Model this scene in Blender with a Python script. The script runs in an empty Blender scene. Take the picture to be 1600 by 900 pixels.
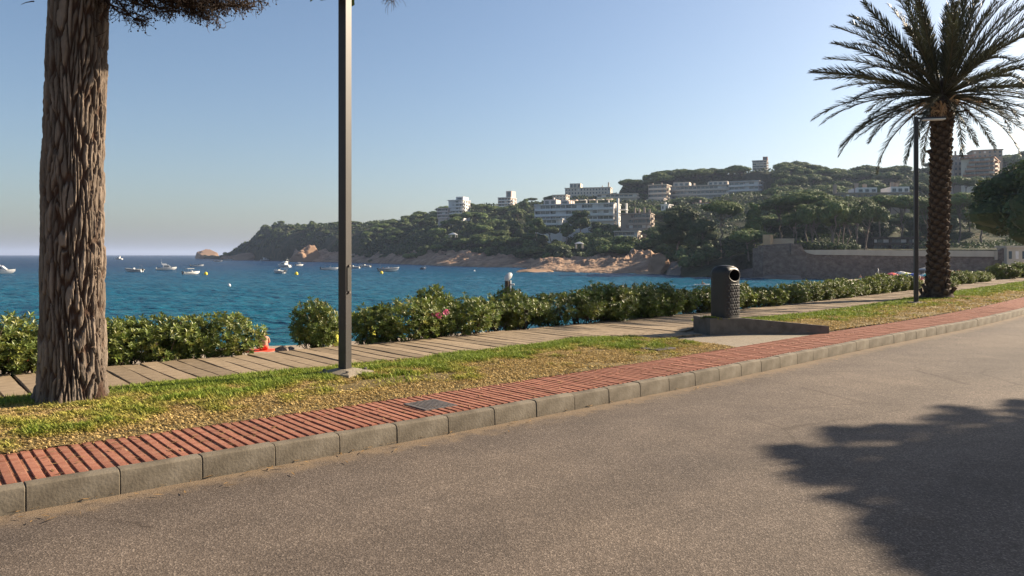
import bpy, math, random
import numpy as np
from mathutils import Vector, Matrix, Quaternion

# ------------------------------------------------------------------ camera, sky, sun, exposure
sc = bpy.context.scene
col = sc.collection
F = 1180.0            # focal length in photograph pixels (1600 px wide)
CZ = 1.5              # eye height above the road
SEA = -4.5
cam_d = bpy.data.cameras.new('camera'); cam = bpy.data.objects.new('camera', cam_d); col.objects.link(cam)
cam_d.sensor_width = 36.0; cam_d.lens = F / 1600 * 36; cam_d.shift_y = -52 / 1600
cam_d.clip_start = 0.05; cam_d.clip_end = 60000
cam.location = (0, 0, CZ); cam.rotation_euler = (math.pi / 2, 0, 0)
sc.camera = cam
SUN_EL, SUN_PHI = 26.5, 26.0      # elevation; angle of the sun forward of +X
w = bpy.data.worlds.new('World'); sc.world = w; w.use_nodes = True
nt = w.node_tree; bg = nt.nodes['Background']
sky = nt.nodes.new('ShaderNodeTexSky'); sky.sky_type = 'NISHITA'; sky.sun_disc = False
sky.sun_elevation = math.radians(SUN_EL); sky.sun_rotation = math.radians(90 - SUN_PHI)
sky.air_density = 1.0; sky.dust_density = 1.7; sky.ozone_density = 2.7; sky.altitude = 10
nt.links.new(sky.outputs[0], bg.inputs[0]); bg.inputs[1].default_value = 0.055
sd = bpy.data.lights.new('sun', 'SUN'); sun = bpy.data.objects.new('sun', sd); col.objects.link(sun)
sd.energy = 5.0; sd.angle = math.radians(0.6); sd.color = (1.0, 0.83, 0.62)
e_, p_ = math.radians(SUN_EL), math.radians(SUN_PHI)
SDIR = Vector((math.cos(e_) * math.cos(p_), math.cos(e_) * math.sin(p_), math.sin(e_)))
sun.rotation_euler = SDIR.to_track_quat('Z', 'Y').to_euler()
vs = sc.view_settings; vs.view_transform = 'Standard'; vs.look = 'None'; vs.exposure = 1.42; vs.gamma = 1.0
vs.use_curve_mapping = False
sc.cycles.use_denoising = True
sc.cycles.max_bounces = 6; sc.cycles.diffuse_bounces = 3; sc.cycles.glossy_bounces = 3
sc.cycles.transparent_max_bounces = 8; sc.cycles.volume_bounces = 0

rng = np.random.default_rng(7); random.seed(7)
R = math.radians

# ------------------------------------------------------------------ helpers
def at(px, py, Y):
    """world point at depth Y that the photograph shows at pixel (px, py)"""
    return Vector(((px - 800) / F * Y, Y, CZ - (py - 398) / F * Y))
def hash2(ix, iy, seed=0):
    n = (ix.astype(np.int64) * 374761393 + iy.astype(np.int64) * 668265263 + seed * 1442695041) & 0x7fffffff
    n = ((n ^ (n >> 13)) * 1274126177) & 0x7fffffff
    return ((n ^ (n >> 16)) & 0xffff) / 65535.0
def vn(x, y, seed=0):
    x = np.asarray(x, float); y = np.asarray(y, float)
    ix = np.floor(x); iy = np.floor(y); fx = x - ix; fy = y - iy
    fx = fx * fx * (3 - 2 * fx); fy = fy * fy * (3 - 2 * fy)
    a = hash2(ix, iy, seed); b = hash2(ix + 1, iy, seed); c = hash2(ix, iy + 1, seed); d = hash2(ix + 1, iy + 1, seed)
    return (a * (1 - fx) + b * fx) * (1 - fy) + (c * (1 - fx) + d * fx) * fy
def fbm(x, y, seed=0, o=4):
    r = 0; a = 0.5; t = 0
    for i in range(o):
        r = r + a * vn(np.asarray(x) * 2 ** i, np.asarray(y) * 2 ** i, seed + i * 17); t += a; a *= 0.5
    return r / t
def obj(name, me, mat=None, parent=None, loc=None, rz=0.0, scale=None, smooth=None):
    o = bpy.data.objects.new(name, me); col.objects.link(o)
    if mat is not None and me is not None and len(me.materials) == 0: me.materials.append(mat)
    if parent is not None: o.parent = parent
    if loc is not None: o.location = loc
    if rz: o.rotation_euler = (0, 0, rz)
    if scale is not None: o.scale = scale if hasattr(scale, '__len__') else (scale,) * 3
    if smooth is not None and me is not None and smooth: me.shade_smooth()
    return o
def tag(o, label=None, cat=None, group=None, kind=None):
    if label: o['label'] = label
    if cat: o['category'] = cat
    if group: o['group'] = group
    if kind: o['kind'] = kind
    return o
def empty(name, loc=(0, 0, 0), rz=0.0):
    o = bpy.data.objects.new(name, None); col.objects.link(o); o.location = loc; o.rotation_euler = (0, 0, rz); o.empty_display_size = 0.2
    return o
def copy_tree(o, parent=None):
    c = o.copy(); col.objects.link(c); c.parent = parent
    for ch in KIDS.get(o.name, o.children): copy_tree(ch, c)
    return c
KIDS = {}
def pymesh(name, V, Fc, colr=None, uv=None):
    me = bpy.data.meshes.new(name)
    me.from_pydata(V.tolist() if hasattr(V, 'tolist') else V, [], Fc.tolist() if hasattr(Fc, 'tolist') else Fc)
    if colr is not None:
        a = me.color_attributes.new('Col', 'FLOAT_COLOR', 'POINT')
        c4 = np.ones((len(V), 4), np.float32); c4[:, :3] = colr
        a.data.foreach_set('color', c4.ravel())
    if uv is not None:
        l = me.uv_layers.new(name='UVMap'); vi = np.zeros(len(me.loops), np.int32); me.loops.foreach_get('vertex_index', vi)
        l.data.foreach_set('uv', np.asarray(uv, np.float32)[vi].ravel())
    me.update(); return me
def grid_faces(nu, nv, wrap=False):
    i, j = np.meshgrid(np.arange(nu - 1), np.arange(nv if wrap else nv - 1), indexing='ij')
    j2 = (j + 1) % nv
    return np.stack([i * nv + j, (i + 1) * nv + j, (i + 1) * nv + j2, i * nv + j2], -1).reshape(-1, 4)
def sub(child, part):
    """hang a piece on a part; both were laid out in the thing's own space"""
    child.parent = part; child.matrix_parent_inverse = Matrix.LocRotScale(part.location, part.rotation_euler, part.scale).inverted(); return child
class MB:
    def __init__(s): s.v = []; s.f = []
    def add(s, V, Fc):
        n = len(s.v); s.v += [tuple(p) for p in V]; s.f += [tuple(n + i for i in f) for f in Fc]; return s
    def box(s, x0, x1, y0, y1, z0, z1, b=0.0, m=None):
        if b <= 0:
            V = [(x, y, z) for x in (x0, x1) for y in (y0, y1) for z in (z0, z1)]
            Fc = [(0, 1, 3, 2), (4, 6, 7, 5), (0, 4, 5, 1), (2, 3, 7, 6), (0, 2, 6, 4), (1, 5, 7, 3)]
        else:   # chamfered top and vertical edges
            def ring(d, z): return [(x0 + d, y0 + d + b, z), (x0 + d + b, y0 + d, z), (x1 - d - b, y0 + d, z), (x1 - d, y0 + d + b, z), (x1 - d, y1 - d - b, z), (x1 - d - b, y1 - d, z), (x0 + d + b, y1 - d, z), (x0 + d, y1 - d - b, z)]
            V = ring(0, z0) + ring(0, z1 - b) + ring(b, z1)
            Fc = [tuple(range(7, -1, -1)), tuple(range(16, 24))]
            for k in (0, 8): Fc += [(k + i, k + (i + 1) % 8, k + 8 + (i + 1) % 8, k + 8 + i) for i in range(8)]
        if m is not None: V = [tuple(m @ Vector(p)) for p in V]
        return s.add(V, Fc)
    def tube(s, pts, rad, n=8, cap=True, sq=False):
        pts = [Vector(p) for p in pts]; N = len(pts)
        rad = rad if hasattr(rad, '__len__') else [rad] * N
        V = []; u = None
        for i, p in enumerate(pts):
            t = (pts[min(i + 1, N - 1)] - pts[max(i - 1, 0)]).normalized()
            if u is None:
                u = t.cross(Vector((0, 0, 1))) if abs(t.z) < .9 else t.cross(Vector((1, 0, 0)))
            u = (u - t * u.dot(t)).normalized(); v = t.cross(u)
            for k in range(n):
                a = 2 * math.pi * (k + (.5 if sq else 0)) / n; V.append(p + (u * math.cos(a) + v * math.sin(a)) * rad[i])
        Fc = [(i * n + k, i * n + (k + 1) % n, (i + 1) * n + (k + 1) % n, (i + 1) * n + k) for i in range(N - 1) for k in range(n)]
        if cap: Fc += [tuple(range(n - 1, -1, -1)), tuple(range((N - 1) * n, N * n))]
        return s.add(V, Fc)
    def lathe(s, prof, n=24, c=(0, 0, 0), sx=1, sy=1):
        V = [(c[0] + r * math.cos(2 * math.pi * k / n) * sx, c[1] + r * math.sin(2 * math.pi * k / n) * sy, c[2] + z) for r, z in prof for k in range(n)]
        N = len(prof)
        Fc = [(i * n + k, i * n + (k + 1) % n, (i + 1) * n + (k + 1) % n, (i + 1) * n + k) for i in range(N - 1) for k in range(n)]
        Fc += [tuple(range(n - 1, -1, -1)), tuple(range((N - 1) * n, N * n))]
        return s.add(V, Fc)
    def ball(s, c, r, n=10, sz=1.0, sy=1.0):
        prof = [(max(1e-3, math.sin(math.pi * i / n)) * r, -math.cos(math.pi * i / n) * r * sz) for i in range(n + 1)]
        return s.lathe(prof, n * 2 if n > 5 else 8, c, 1, sy)
    def mesh(s, name, smooth=False):
        me = bpy.data.meshes.new(name); me.from_pydata(s.v, [], s.f); me.update()
        if smooth: me.shade_smooth()
        return me
    def build(s, name, mat, parent=None, smooth=False, **k):
        return obj(name, s.mesh(name, smooth), mat, parent, **k)
def autosmooth(me, ang=40):
    me.shade_smooth()
    try: me.set_sharp_from_angle(angle=R(ang))
    except Exception: pass
    return me

# ------------------------------------------------------------------ materials
MATS = {}
ALB = 0.87        # overall reflectance level
def nmat(name, cols, scale=5.0, detail=5, rough=0.8, bump=0.0, bscale=None, bdist=0.02, spec=0.3, stretch=(1, 1, 1), rnd=0.0, attr=False,
         metallic=0.0, trans=0.0, coord='Object', pos=None, coat=0.0, vor=None):
    """noise between the given colours, noise bump, per-object brightness, optional vertex colour and leaf translucency"""
    m = bpy.data.materials.new(name); m.use_nodes = True; t = m.node_tree; N = t.nodes; L = t.links
    b = N['Principled BSDF']; out = N['Material Output']
    tc = N.new('ShaderNodeTexCoord'); mp = N.new('ShaderNodeMapping'); mp.inputs['Scale'].default_value = stretch
    L.new(tc.outputs[coord], mp.inputs[0])
    nz = N.new('ShaderNodeTexNoise'); nz.inputs['Scale'].default_value = scale; nz.inputs['Detail'].default_value = detail; nz.inputs['Roughness'].default_value = .6
    L.new(mp.outputs[0], nz.inputs[0])
    cr = N.new('ShaderNodeValToRGB'); el = cr.color_ramp.elements
    P = pos or [0.3 + 0.4 * i / max(1, len(cols) - 1) for i in range(len(cols))]
    while len(el) < len(cols): el.new(0.5)
    for i, c in enumerate(cols): el[i].position = P[i]; el[i].color = (*(x * (1.0 if attr and max(c) > .6 else ALB) for x in c), 1)
    L.new(nz.outputs[0], cr.inputs[0]); c_out = cr.outputs[0]
    if attr:
        at_ = N.new('ShaderNodeAttribute'); at_.attribute_name = 'Col'
        mx = N.new('ShaderNodeMix'); mx.data_type = 'RGBA'; mx.blend_type = 'MULTIPLY'; mx.inputs[0].default_value = 1
        L.new(c_out, mx.inputs[6]); L.new(at_.outputs[0], mx.inputs[7]); c_out = mx.outputs[2]
    if rnd:
        oi = N.new('ShaderNodeObjectInfo'); mr = N.new('ShaderNodeMapRange'); mr.inputs[3].default_value = 1 - rnd; mr.inputs[4].default_value = 1 + rnd
        L.new(oi.outputs['Random'], mr.inputs[0]); hs = N.new('ShaderNodeHueSaturation'); L.new(mr.outputs[0], hs.inputs['Value'])
        L.new(c_out, hs.inputs['Color']); c_out = hs.outputs[0]
    L.new(c_out, b.inputs['Base Color']); b.inputs['Roughness'].default_value = rough; b.inputs['Metallic'].default_value = metallic
    b.inputs['Specular IOR Level'].default_value = spec; b.inputs['Coat Weight'].default_value = coat
    if bump:
        if vor:
            n2 = N.new('ShaderNodeTexVoronoi'); n2.feature = 'DISTANCE_TO_EDGE'; n2.inputs['Scale'].default_value = vor; src = n2.outputs[0]
        else:
            n2 = N.new('ShaderNodeTexNoise'); n2.inputs['Scale'].default_value = bscale or scale * 4; n2.inputs['Detail'].default_value = 4; src = n2.outputs[0]
        L.new(mp.outputs[0], n2.inputs[0])
        bp = N.new('ShaderNodeBump'); bp.inputs['Strength'].default_value = bump; bp.inputs['Distance'].default_value = bdist
        L.new(src, bp.inputs['Height']); L.new(bp.outputs[0], b.inputs['Normal'])
    if trans:
        tr = N.new('ShaderNodeBsdfTranslucent'); L.new(c_out, tr.inputs[0]); ms = N.new('ShaderNodeMixShader'); ms.inputs[0].default_value = trans
        L.new(b.outputs[0], ms.inputs[1]); L.new(tr.outputs[0], ms.inputs[2]); L.new(ms.outputs[0], out.inputs[0])
    MATS[name] = m; return m
def flat(name, c, rough=.6, **k): return nmat(name, [tuple(x * .88 for x in c), tuple(min(1, x * 1.1) for x in c)], 3, 4, rough, **k)

m_pine_bark = nmat('pine_bark', [(.7, .66, .62), (1.0, 1.0, 1.0), (1.3, 1.27, 1.22)], 14, 7, .9, .8, 70, .010, .15, (1, 1, .4), attr=True)
m_limb_bark = nmat('limb_bark', [(.07, .05, .04), (.14, .10, .075)], 9, 5, .9, .5, 50, .01, .1)
m_bark_far = nmat('bark_far', [(.13, .10, .08), (.25, .2, .16)], 2, 4, .9, rnd=.25)
m_twig = nmat('twig', [(.035, .025, .02), (.08, .055, .04)], 20, 3, .9)
m_leaf_hedge = nmat('hedge_leaf', [(0.132, 0.193, 0.039), (0.231, 0.286, 0.061)], 6, 3, .44, spec=.42, attr=True, rnd=.15, trans=.22)
m_stem = nmat('stem', [(.07, .05, .035), (.14, .1, .07)], 12, 4, .9)
m_pine_leaf = nmat('pine_foliage', [(0.082, 0.127, 0.032), (0.154, 0.204, 0.056)], .35, 4, .7, spec=.2, attr=True, rnd=.28, trans=.12)
m_broad_leaf = nmat('broadleaf_foliage', [(0.054, 0.084, 0.029), (0.102, 0.138, 0.046)], .35, 4, .7, spec=.25, attr=True, rnd=.25, trans=.12)
m_palm_leaf = nmat('palm_leaf', [(.032, .040, .024), (.07, .074, .04)], 3, 3, .5, spec=.4, attr=True, trans=.18)
m_palm_bark = nmat('palm_bark', [(0.032, 0.022, 0.018), (0.068, 0.048, 0.035), (0.128, 0.096, 0.068)], 8, 5, .95, .5, 40, .01, .1)
m_grass = nmat('grass_blade', [(.9, .9, .9), (1.1, 1.1, 1.0)], 3, 3, .7, spec=.2, attr=True, trans=.25)
m_tuft = nmat('grass_tuft', [(.14, .17, .035), (.30, .26, .09)], 9, 3, .7, trans=.25)
m_soil = nmat('lawn_soil', [(0.117, 0.090, 0.045), (0.180, 0.140, 0.068), (0.243, 0.180, 0.090)], 4, 6, .95, .6, 40, .02, .1)
m_gravel = nmat('path_gravel', [(0.204, 0.173, 0.136), (0.272, 0.235, 0.184), (0.354, 0.313, 0.252)], 60, 6, .95, .5, 160, .006, .15)
m_sand = nmat('beach_sand', [(0.259, 0.202, 0.144), (0.331, 0.266, 0.194), (0.403, 0.331, 0.245)], 1.5, 8, .95, .8, 5, .06, .15)
m_plank = nmat('weathered_plank', [(0.176, 0.133, 0.091), (0.264, 0.205, 0.140), (0.360, 0.281, 0.196)], 6, 6, .9, .5, 30, .006, .15, (1, 7, 1), rnd=.2)
m_under = nmat('walk_bearers', [(.05, .04, .03), (.09, .07, .05)], 4, 4, .95)
m_kerb = nmat('kerb_concrete', [(0.100, 0.084, 0.062), (0.155, 0.132, 0.099), (0.205, 0.178, 0.138)], 5, 8, .9, .5, 50, .006, .2, rnd=.1)
m_rib = nmat('red_paver', [(0.202, 0.073, 0.046), (0.304, 0.129, 0.084), (0.386, 0.198, 0.134)], 7, 8, .85, .4, 90, .004, .2, rnd=.16)
m_pavebed = nmat('paver_bed', [(0.156, 0.066, 0.040), (0.265, 0.118, 0.070), (0.468, 0.296, 0.187)], 10, 7, .95, .6, 90, .006, .1)
m_conc = nmat('concrete', [(0.098, 0.089, 0.076), (0.143, 0.130, 0.112), (0.179, 0.161, 0.138)], 6, 7, .9, .4, 70, .006, .2)
m_post = nmat('post_paint', [(0.029, 0.027, 0.025), (0.043, 0.038, 0.035)], 3, 5, .5, .1, 60, .002, .4)
m_bin = nmat('bin_plastic', [(0.023, 0.023, 0.022), (0.036, 0.036, 0.034)], 4, 5, .5, .15, 120, .001, .4)
m_black = flat('black_rubber', (.02, .02, .02), .7)
m_iron = nmat('grate_iron', [(0.117, 0.104, 0.098), (0.221, 0.195, 0.176)], 12, 5, .6, metallic=.4)
m_white = nmat('white_gelcoat', [(0.612, 0.612, 0.595), (0.697, 0.697, 0.680)], 1.5, 4, .35, spec=.5)
m_offwhite = nmat('cream_gelcoat', [(0.425, 0.408, 0.365), (0.527, 0.510, 0.468)], 1.5, 4, .45)
m_navy = flat('navy_paint', (.03, .045, .08), .4)
m_grey = flat('grey_tube', (.3, .31, .31), .6)
m_glass = nmat('dark_glass', [(.03, .045, .055), (.05, .07, .085)], 1, 2, .12, spec=.8)
m_yellow = flat('buoy_yellow', (.85, .62, .03), .45)
m_lamp = flat('lamp_white', (.75, .75, .72), .4)
m_skin = nmat('skin', [(.45, .25, .17), (.55, .32, .22)], 8, 3, .6)
m_skin2 = nmat('skin_tanned', [(.34, .18, .11), (.43, .24, .15)], 8, 3, .6)
m_hair = flat('dark_hair', (.025, .018, .014), .6)
m_red = flat('red_cloth', (.75, .075, .035), .8)
m_blue = flat('blue_cloth', (.06, .12, .45), .8)
m_pink = flat('pink_cloth', (.78, .12, .2), .8)
m_yel = flat('yellow_cloth', (.75, .72, .1), .8)
m_teal = flat('teal_cloth', (.1, .5, .48), .8)
m_orange = flat('orange_cloth', (.8, .22, .05), .8)
m_whitec = flat('white_cloth', (.75, .74, .72), .8)
m_flower = nmat('pink_petal', [(.75, .12, .28), (.85, .25, .42)], 20, 3, .6, trans=.2)
m_rockpink = nmat('shore_rock', [(0.166, 0.112, 0.078), (0.351, 0.229, 0.151), (0.488, 0.342, 0.234)], .16, 10, .95, 1.0, .5, 1.2, .15, (1, 1, 1.8))
m_rockgrey = nmat('grey_rock', [(0.115, 0.098, 0.086), (0.218, 0.178, 0.149), (0.287, 0.230, 0.190)], .2, 9, .95, 1.0, .9, .6, .15)
m_hill = nmat('hill_scrub', [(0.020, 0.030, 0.013), (0.040, 0.050, 0.022), (0.096, 0.080, 0.048)], .12, 9, .95, 1.0, .5, 1.5, .1)
m_stone = nmat('stone_wall', [(0.106, 0.083, 0.068), (0.181, 0.140, 0.115), (0.265, 0.213, 0.175)], .9, 9, .95, 1.0, 2, .25, .15, (1, 1, 1.4), vor=1.3)
m_parapet = nmat('parapet_render', [(0.444, 0.394, 0.320), (0.567, 0.518, 0.419)], .4, 6, .9, stretch=(1, 1, .3))
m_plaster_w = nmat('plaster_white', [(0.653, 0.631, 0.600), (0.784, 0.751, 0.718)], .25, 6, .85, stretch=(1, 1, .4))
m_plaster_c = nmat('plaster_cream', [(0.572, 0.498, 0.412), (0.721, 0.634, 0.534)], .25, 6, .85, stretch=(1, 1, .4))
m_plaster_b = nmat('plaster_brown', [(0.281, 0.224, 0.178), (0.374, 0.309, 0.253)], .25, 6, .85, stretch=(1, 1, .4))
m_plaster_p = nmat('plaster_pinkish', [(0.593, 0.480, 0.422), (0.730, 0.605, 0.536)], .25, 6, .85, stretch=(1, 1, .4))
m_ochre = nmat('plaster_ochre', [(.5, .33, .18), (.62, .43, .25)], .4, 6, .85)
m_brick = nmat('red_brickwork', [(.26, .11, .075), (.36, .17, .12)], .5, 6, .9)
m_roof = nmat('clay_roof', [(.3, .15, .1), (.42, .23, .15)], .6, 6, .9)
m_dark = nmat('dark_timber', [(.04, .032, .026), (.075, .06, .05)], .5, 5, .8)

def asphalt():
    m = bpy.data.materials.new('asphalt'); m.use_nodes = True; t = m.node_tree; N = t.nodes; L = t.links; b = N['Principled BSDF']
    tc = N.new('ShaderNodeTexCoord')
    def noise(scale, det=5, r=.6, coord='Object'):
        n = N.new('ShaderNodeTexNoise'); n.inputs['Scale'].default_value = scale; n.inputs['Detail'].default_value = det; n.inputs['Roughness'].default_value = r
        L.new(tc.outputs[coord], n.inputs[0]); return n.outputs[0]
    def ramp(s, stops):
        c = N.new('ShaderNodeValToRGB'); e = c.color_ramp.elements
        while len(e) < len(stops): e.new(.5)
        for i, (p, q) in enumerate(stops): e[i].position = p; e[i].color = (*q, 1)
        L.new(s, c.inputs[0]); return c.outputs[0]
    def mix(f, a, c, mode='MIX'):
        x = N.new('ShaderNodeMix'); x.data_type = 'RGBA'; x.blend_type = mode
        if hasattr(f, 'links'): L.new(f, x.inputs[0])
        else: x.inputs[0].default_value = f
        L.new(a, x.inputs[6])
        if hasattr(c, 'links'): L.new(c, x.inputs[7])
        else: x.inputs[7].default_value = (*c, 1)
        return x.outputs[2]
    vo = N.new('ShaderNodeTexVoronoi'); vo.inputs['Scale'].default_value = 120; L.new(tc.outputs['Object'], vo.inputs[0])
    sepc = N.new('ShaderNodeSeparateColor'); L.new(vo.outputs['Color'], sepc.inputs[0])
    stones = ramp(sepc.outputs[0], [(.0, (.068, .054, .043)), (.45, (.098, .079, .064)), (.8, (.124, .10, .081)), (1.0, (.205, .172, .143))])
    grain = ramp(noise(38, 6, .75), [(.3, (.78, .77, .76)), (.7, (1.2, 1.19, 1.18))])
    c = mix(1.0, stones, grain, 'MULTIPLY')
    patch = ramp(noise(.35, 4), [(.35, (.84, .84, .86)), (.65, (1.12, 1.1, 1.07))])
    c = mix(1.0, c, patch, 'MULTIPLY')
    patch2 = ramp(noise(2.2, 5), [(.35, (.88, .88, .88)), (.65, (1.1, 1.1, 1.1))])
    c = mix(1.0, c, patch2, 'MULTIPLY')
    # darker polished wheel path and fine cracks
    uvw = N.new('ShaderNodeSeparateXYZ'); L.new(tc.outputs['UV'], uvw.inputs[0])
    wv = N.new('ShaderNodeMath'); wv.operation = 'SINE'; wm = N.new('ShaderNodeMath'); wm.operation = 'MULTIPLY_ADD'; wm.inputs[1].default_value = 3.9; wm.inputs[2].default_value = .4
    L.new(uvw.outputs[1], wm.inputs[0]); L.new(wm.outputs[0], wv.inputs[0])
    c = mix(1.0, c, ramp(wv.outputs[0], [(0.0, (1.05, 1.05, 1.05)), (1.0, (.90, .90, .905))]), 'MULTIPLY')
    vc = N.new('ShaderNodeTexVoronoi'); vc.feature = 'DISTANCE_TO_EDGE'; vc.inputs['Scale'].default_value = .42
    wn = N.new('ShaderNodeTexNoise'); wn.inputs['Scale'].default_value = 2.2; wn.inputs['Detail'].default_value = 6; L.new(tc.outputs['Object'], wn.inputs[0])
    va = N.new('ShaderNodeMix'); va.data_type = 'VECTOR'; va.inputs[0].default_value = .12; L.new(tc.outputs['Object'], va.inputs[4]); L.new(wn.outputs[1], va.inputs[5]); L.new(va.outputs[1], vc.inputs[0])
    crk = ramp(vc.outputs[0], [(0.0, (.66, .64, .62)), (.007, (1, 1, 1))]); msk = ramp(noise(.5, 3), [(.50, (0, 0, 0)), (.56, (1, 1, 1))])
    c = mix(msk, c, mix(1.0, c, crk, 'MULTIPLY'))
    stn = ramp(noise(1.1, 2, .4), [(.66, (1, 1, 1)), (.74, (.80, .80, .82))]); c = mix(1.0, c, stn, 'MULTIPLY')
    # sand washed along the kerb: u runs along the road, v is the distance from the kerb in metres
    uv = N.new('ShaderNodeSeparateXYZ'); L.new(tc.outputs['UV'], uv.inputs[0])
    nn = noise(5, 6, .7); ma = N.new('ShaderNodeMath'); ma.operation = 'MULTIPLY_ADD'; ma.inputs[1].default_value = -.8; ma.inputs[2].default_value = .42
    L.new(nn, ma.inputs[0]); ad = N.new('ShaderNodeMath'); ad.operation = 'ADD'; L.new(uv.outputs[1], ad.inputs[0]); L.new(ma.outputs[0], ad.inputs[1])
    mr = N.new('ShaderNodeMapRange'); mr.interpolation_type = 'SMOOTHSTEP'; mr.inputs[1].default_value = .02; mr.inputs[2].default_value = .30; mr.inputs[3].default_value = .8; mr.inputs[4].default_value = 0
    L.new(ad.outputs[0], mr.inputs[0])
    c = mix(mr.outputs[0], c, (.18, .133, .087))
    L.new(c, b.inputs['Base Color']); b.inputs['Roughness'].default_value = .88; b.inputs['Specular IOR Level'].default_value = .25
    bp = N.new('ShaderNodeBump'); bp.inputs['Strength'].default_value = .45; bp.inputs['Distance'].default_value = .005
    L.new(vo.outputs['Distance'], bp.inputs['Height']); L.new(bp.outputs[0], b.inputs['Normal'])
    return m
m_asphalt = asphalt()

def water():
    m = bpy.data.materials.new('sea_water'); m.use_nodes = True; t = m.node_tree; N = t.nodes; L = t.links; b = N['Principled BSDF']
    geo = N.new('ShaderNodeNewGeometry'); sep = N.new('ShaderNodeSeparateXYZ'); L.new(geo.outputs['Position'], sep.inputs[0])
    tc = N.new('ShaderNodeTexCoord')
    # depth of the sea floor: shallow sand near the beach, deeper offshore
    n0 = N.new('ShaderNodeTexNoise'); n0.inputs['Scale'].default_value = .012; n0.inputs['Detail'].default_value = 4; L.new(tc.outputs['Object'], n0.inputs[0])
    ma = N.new('ShaderNodeMath'); ma.operation = 'MULTIPLY_ADD'; ma.inputs[1].default_value = 130; L.new(n0.outputs[0], ma.inputs[0])
    ad = N.new('ShaderNodeMath'); ad.operation = 'MULTIPLY_ADD'; ad.inputs[1].default_value = -.35; L.new(sep.outputs[0], ad.inputs[0]); L.new(sep.outputs[1], ad.inputs[2])
    L.new(ad.outputs[0], ma.inputs[2])
    mr = N.new('ShaderNodeMapRange'); mr.inputs[1].default_value = 90; mr.inputs[2].default_value = 520; L.new(ma.outputs[0], mr.inputs[0])
    cr = N.new('ShaderNodeValToRGB'); e = cr.color_ramp.elements
    st = [(0, (.006, .092, .118)), (.12, (.003, .080, .122)), (.4, (.003, .068, .122)), (.75, (.003, .044, .102)), (1, (.003, .028, .078))]
    while len(e) < len(st): e.new(.5)
    for i, (p, c) in enumerate(st): e[i].position = p; e[i].color = (*c, 1)
    L.new(mr.outputs[0], cr.inputs[0]); L.new(cr.outputs[0], b.inputs['Base Color'])
    b.inputs['Roughness'].default_value = .9; b.inputs['Specular IOR Level'].default_value = 0
    mp = N.new('ShaderNodeMapping'); mp.inputs['Rotation'].default_value = (0, 0, R(-25)); mp.inputs['Scale'].default_value = (.55, 1.5, 1); L.new(tc.outputs['Object'], mp.inputs[0])
    hs = []
    for scl, amp in ((.10, 1.9), (.32, 1.1), (1.1, .55)):
        n = N.new('ShaderNodeTexNoise'); n.inputs['Scale'].default_value = scl; n.inputs['Detail'].default_value = 3; L.new(mp.outputs[0], n.inputs[0])
        q = N.new('ShaderNodeMath'); q.operation = 'MULTIPLY'; q.inputs[1].default_value = amp; L.new(n.outputs[0], q.inputs[0]); hs.append(q.outputs[0])
    a1 = N.new('ShaderNodeMath'); L.new(hs[0], a1.inputs[0]); L.new(hs[1], a1.inputs[1]); a2 = N.new('ShaderNodeMath'); L.new(a1.outputs[0], a2.inputs[0]); L.new(hs[2], a2.inputs[1])
    bp = N.new('ShaderNodeBump'); bp.inputs['Strength'].default_value = 1.0; bp.inputs['Distance'].default_value = 1.0
    L.new(a2.outputs[0], bp.inputs['Height']); L.new(bp.outputs[0], b.inputs['Normal'])
    # choppy water: the facets that face the viewer keep the reflectance well below that of a flat mirror at grazing angles
    lw = N.new('ShaderNodeFresnel'); lw.inputs['IOR'].default_value = 1.33; L.new(bp.outputs[0], lw.inputs['Normal'])
    cap = N.new('ShaderNodeMapRange'); cap.inputs[1].default_value = .02; cap.inputs[2].default_value = .9; cap.inputs[3].default_value = .015; cap.inputs[4].default_value = .28
    L.new(lw.outputs[0], cap.inputs[0])
    gl = N.new('ShaderNodeBsdfGlossy'); gl.inputs['Roughness'].default_value = .12; L.new(bp.outputs[0], gl.inputs['Normal'])
    mx = N.new('ShaderNodeMixShader'); L.new(cap.outputs[0], mx.inputs[0]); L.new(b.outputs[0], mx.inputs[1]); L.new(gl.outputs[0], mx.inputs[2])
    L.new(mx.outputs[0], N['Material Output'].inputs[0])
    return m
m_sea = water()

# ------------------------------------------------------------------ road frame: s along the kerb, t away from the road (0 at the kerb face)
_ss = np.arange(-120, 260, .05)
_h = np.radians(40.5 + .344 * np.clip(_ss, -6, 20))
_x = np.cumsum(np.cos(_h)) * .05; _y = np.cumsum(np.sin(_h)) * .05
_i0 = np.argmin(abs(_ss)); _x += .236 - _x[_i0]; _y += 6.97 - _y[_i0]
def kofs(s): return .15 * np.exp(-((np.asarray(s) - 7.5) / 4.2) ** 2)
def P2(s, t):
    s = np.asarray(s, float); t = np.asarray(t, float) + kofs(s)
    x = np.interp(s, _ss, _x); y = np.interp(s, _ss, _y); h = np.interp(s, _ss, _h)
    return x - t * np.sin(h), y + t * np.cos(h)
def P(s, t, z=0.0):
    x, y = P2(s, t); return Vector((float(x), float(y), z))
def H(s): return float(np.interp(s, _ss, _h))
def ST(X, Y):
    i = ((_x - X) ** 2 + (_y - Y) ** 2).argmin()
    return float(_ss[i]), float(-(X - _x[i]) * math.sin(_h[i]) + (Y - _y[i]) * math.cos(_h[i]) - kofs(_ss[i]))
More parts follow.
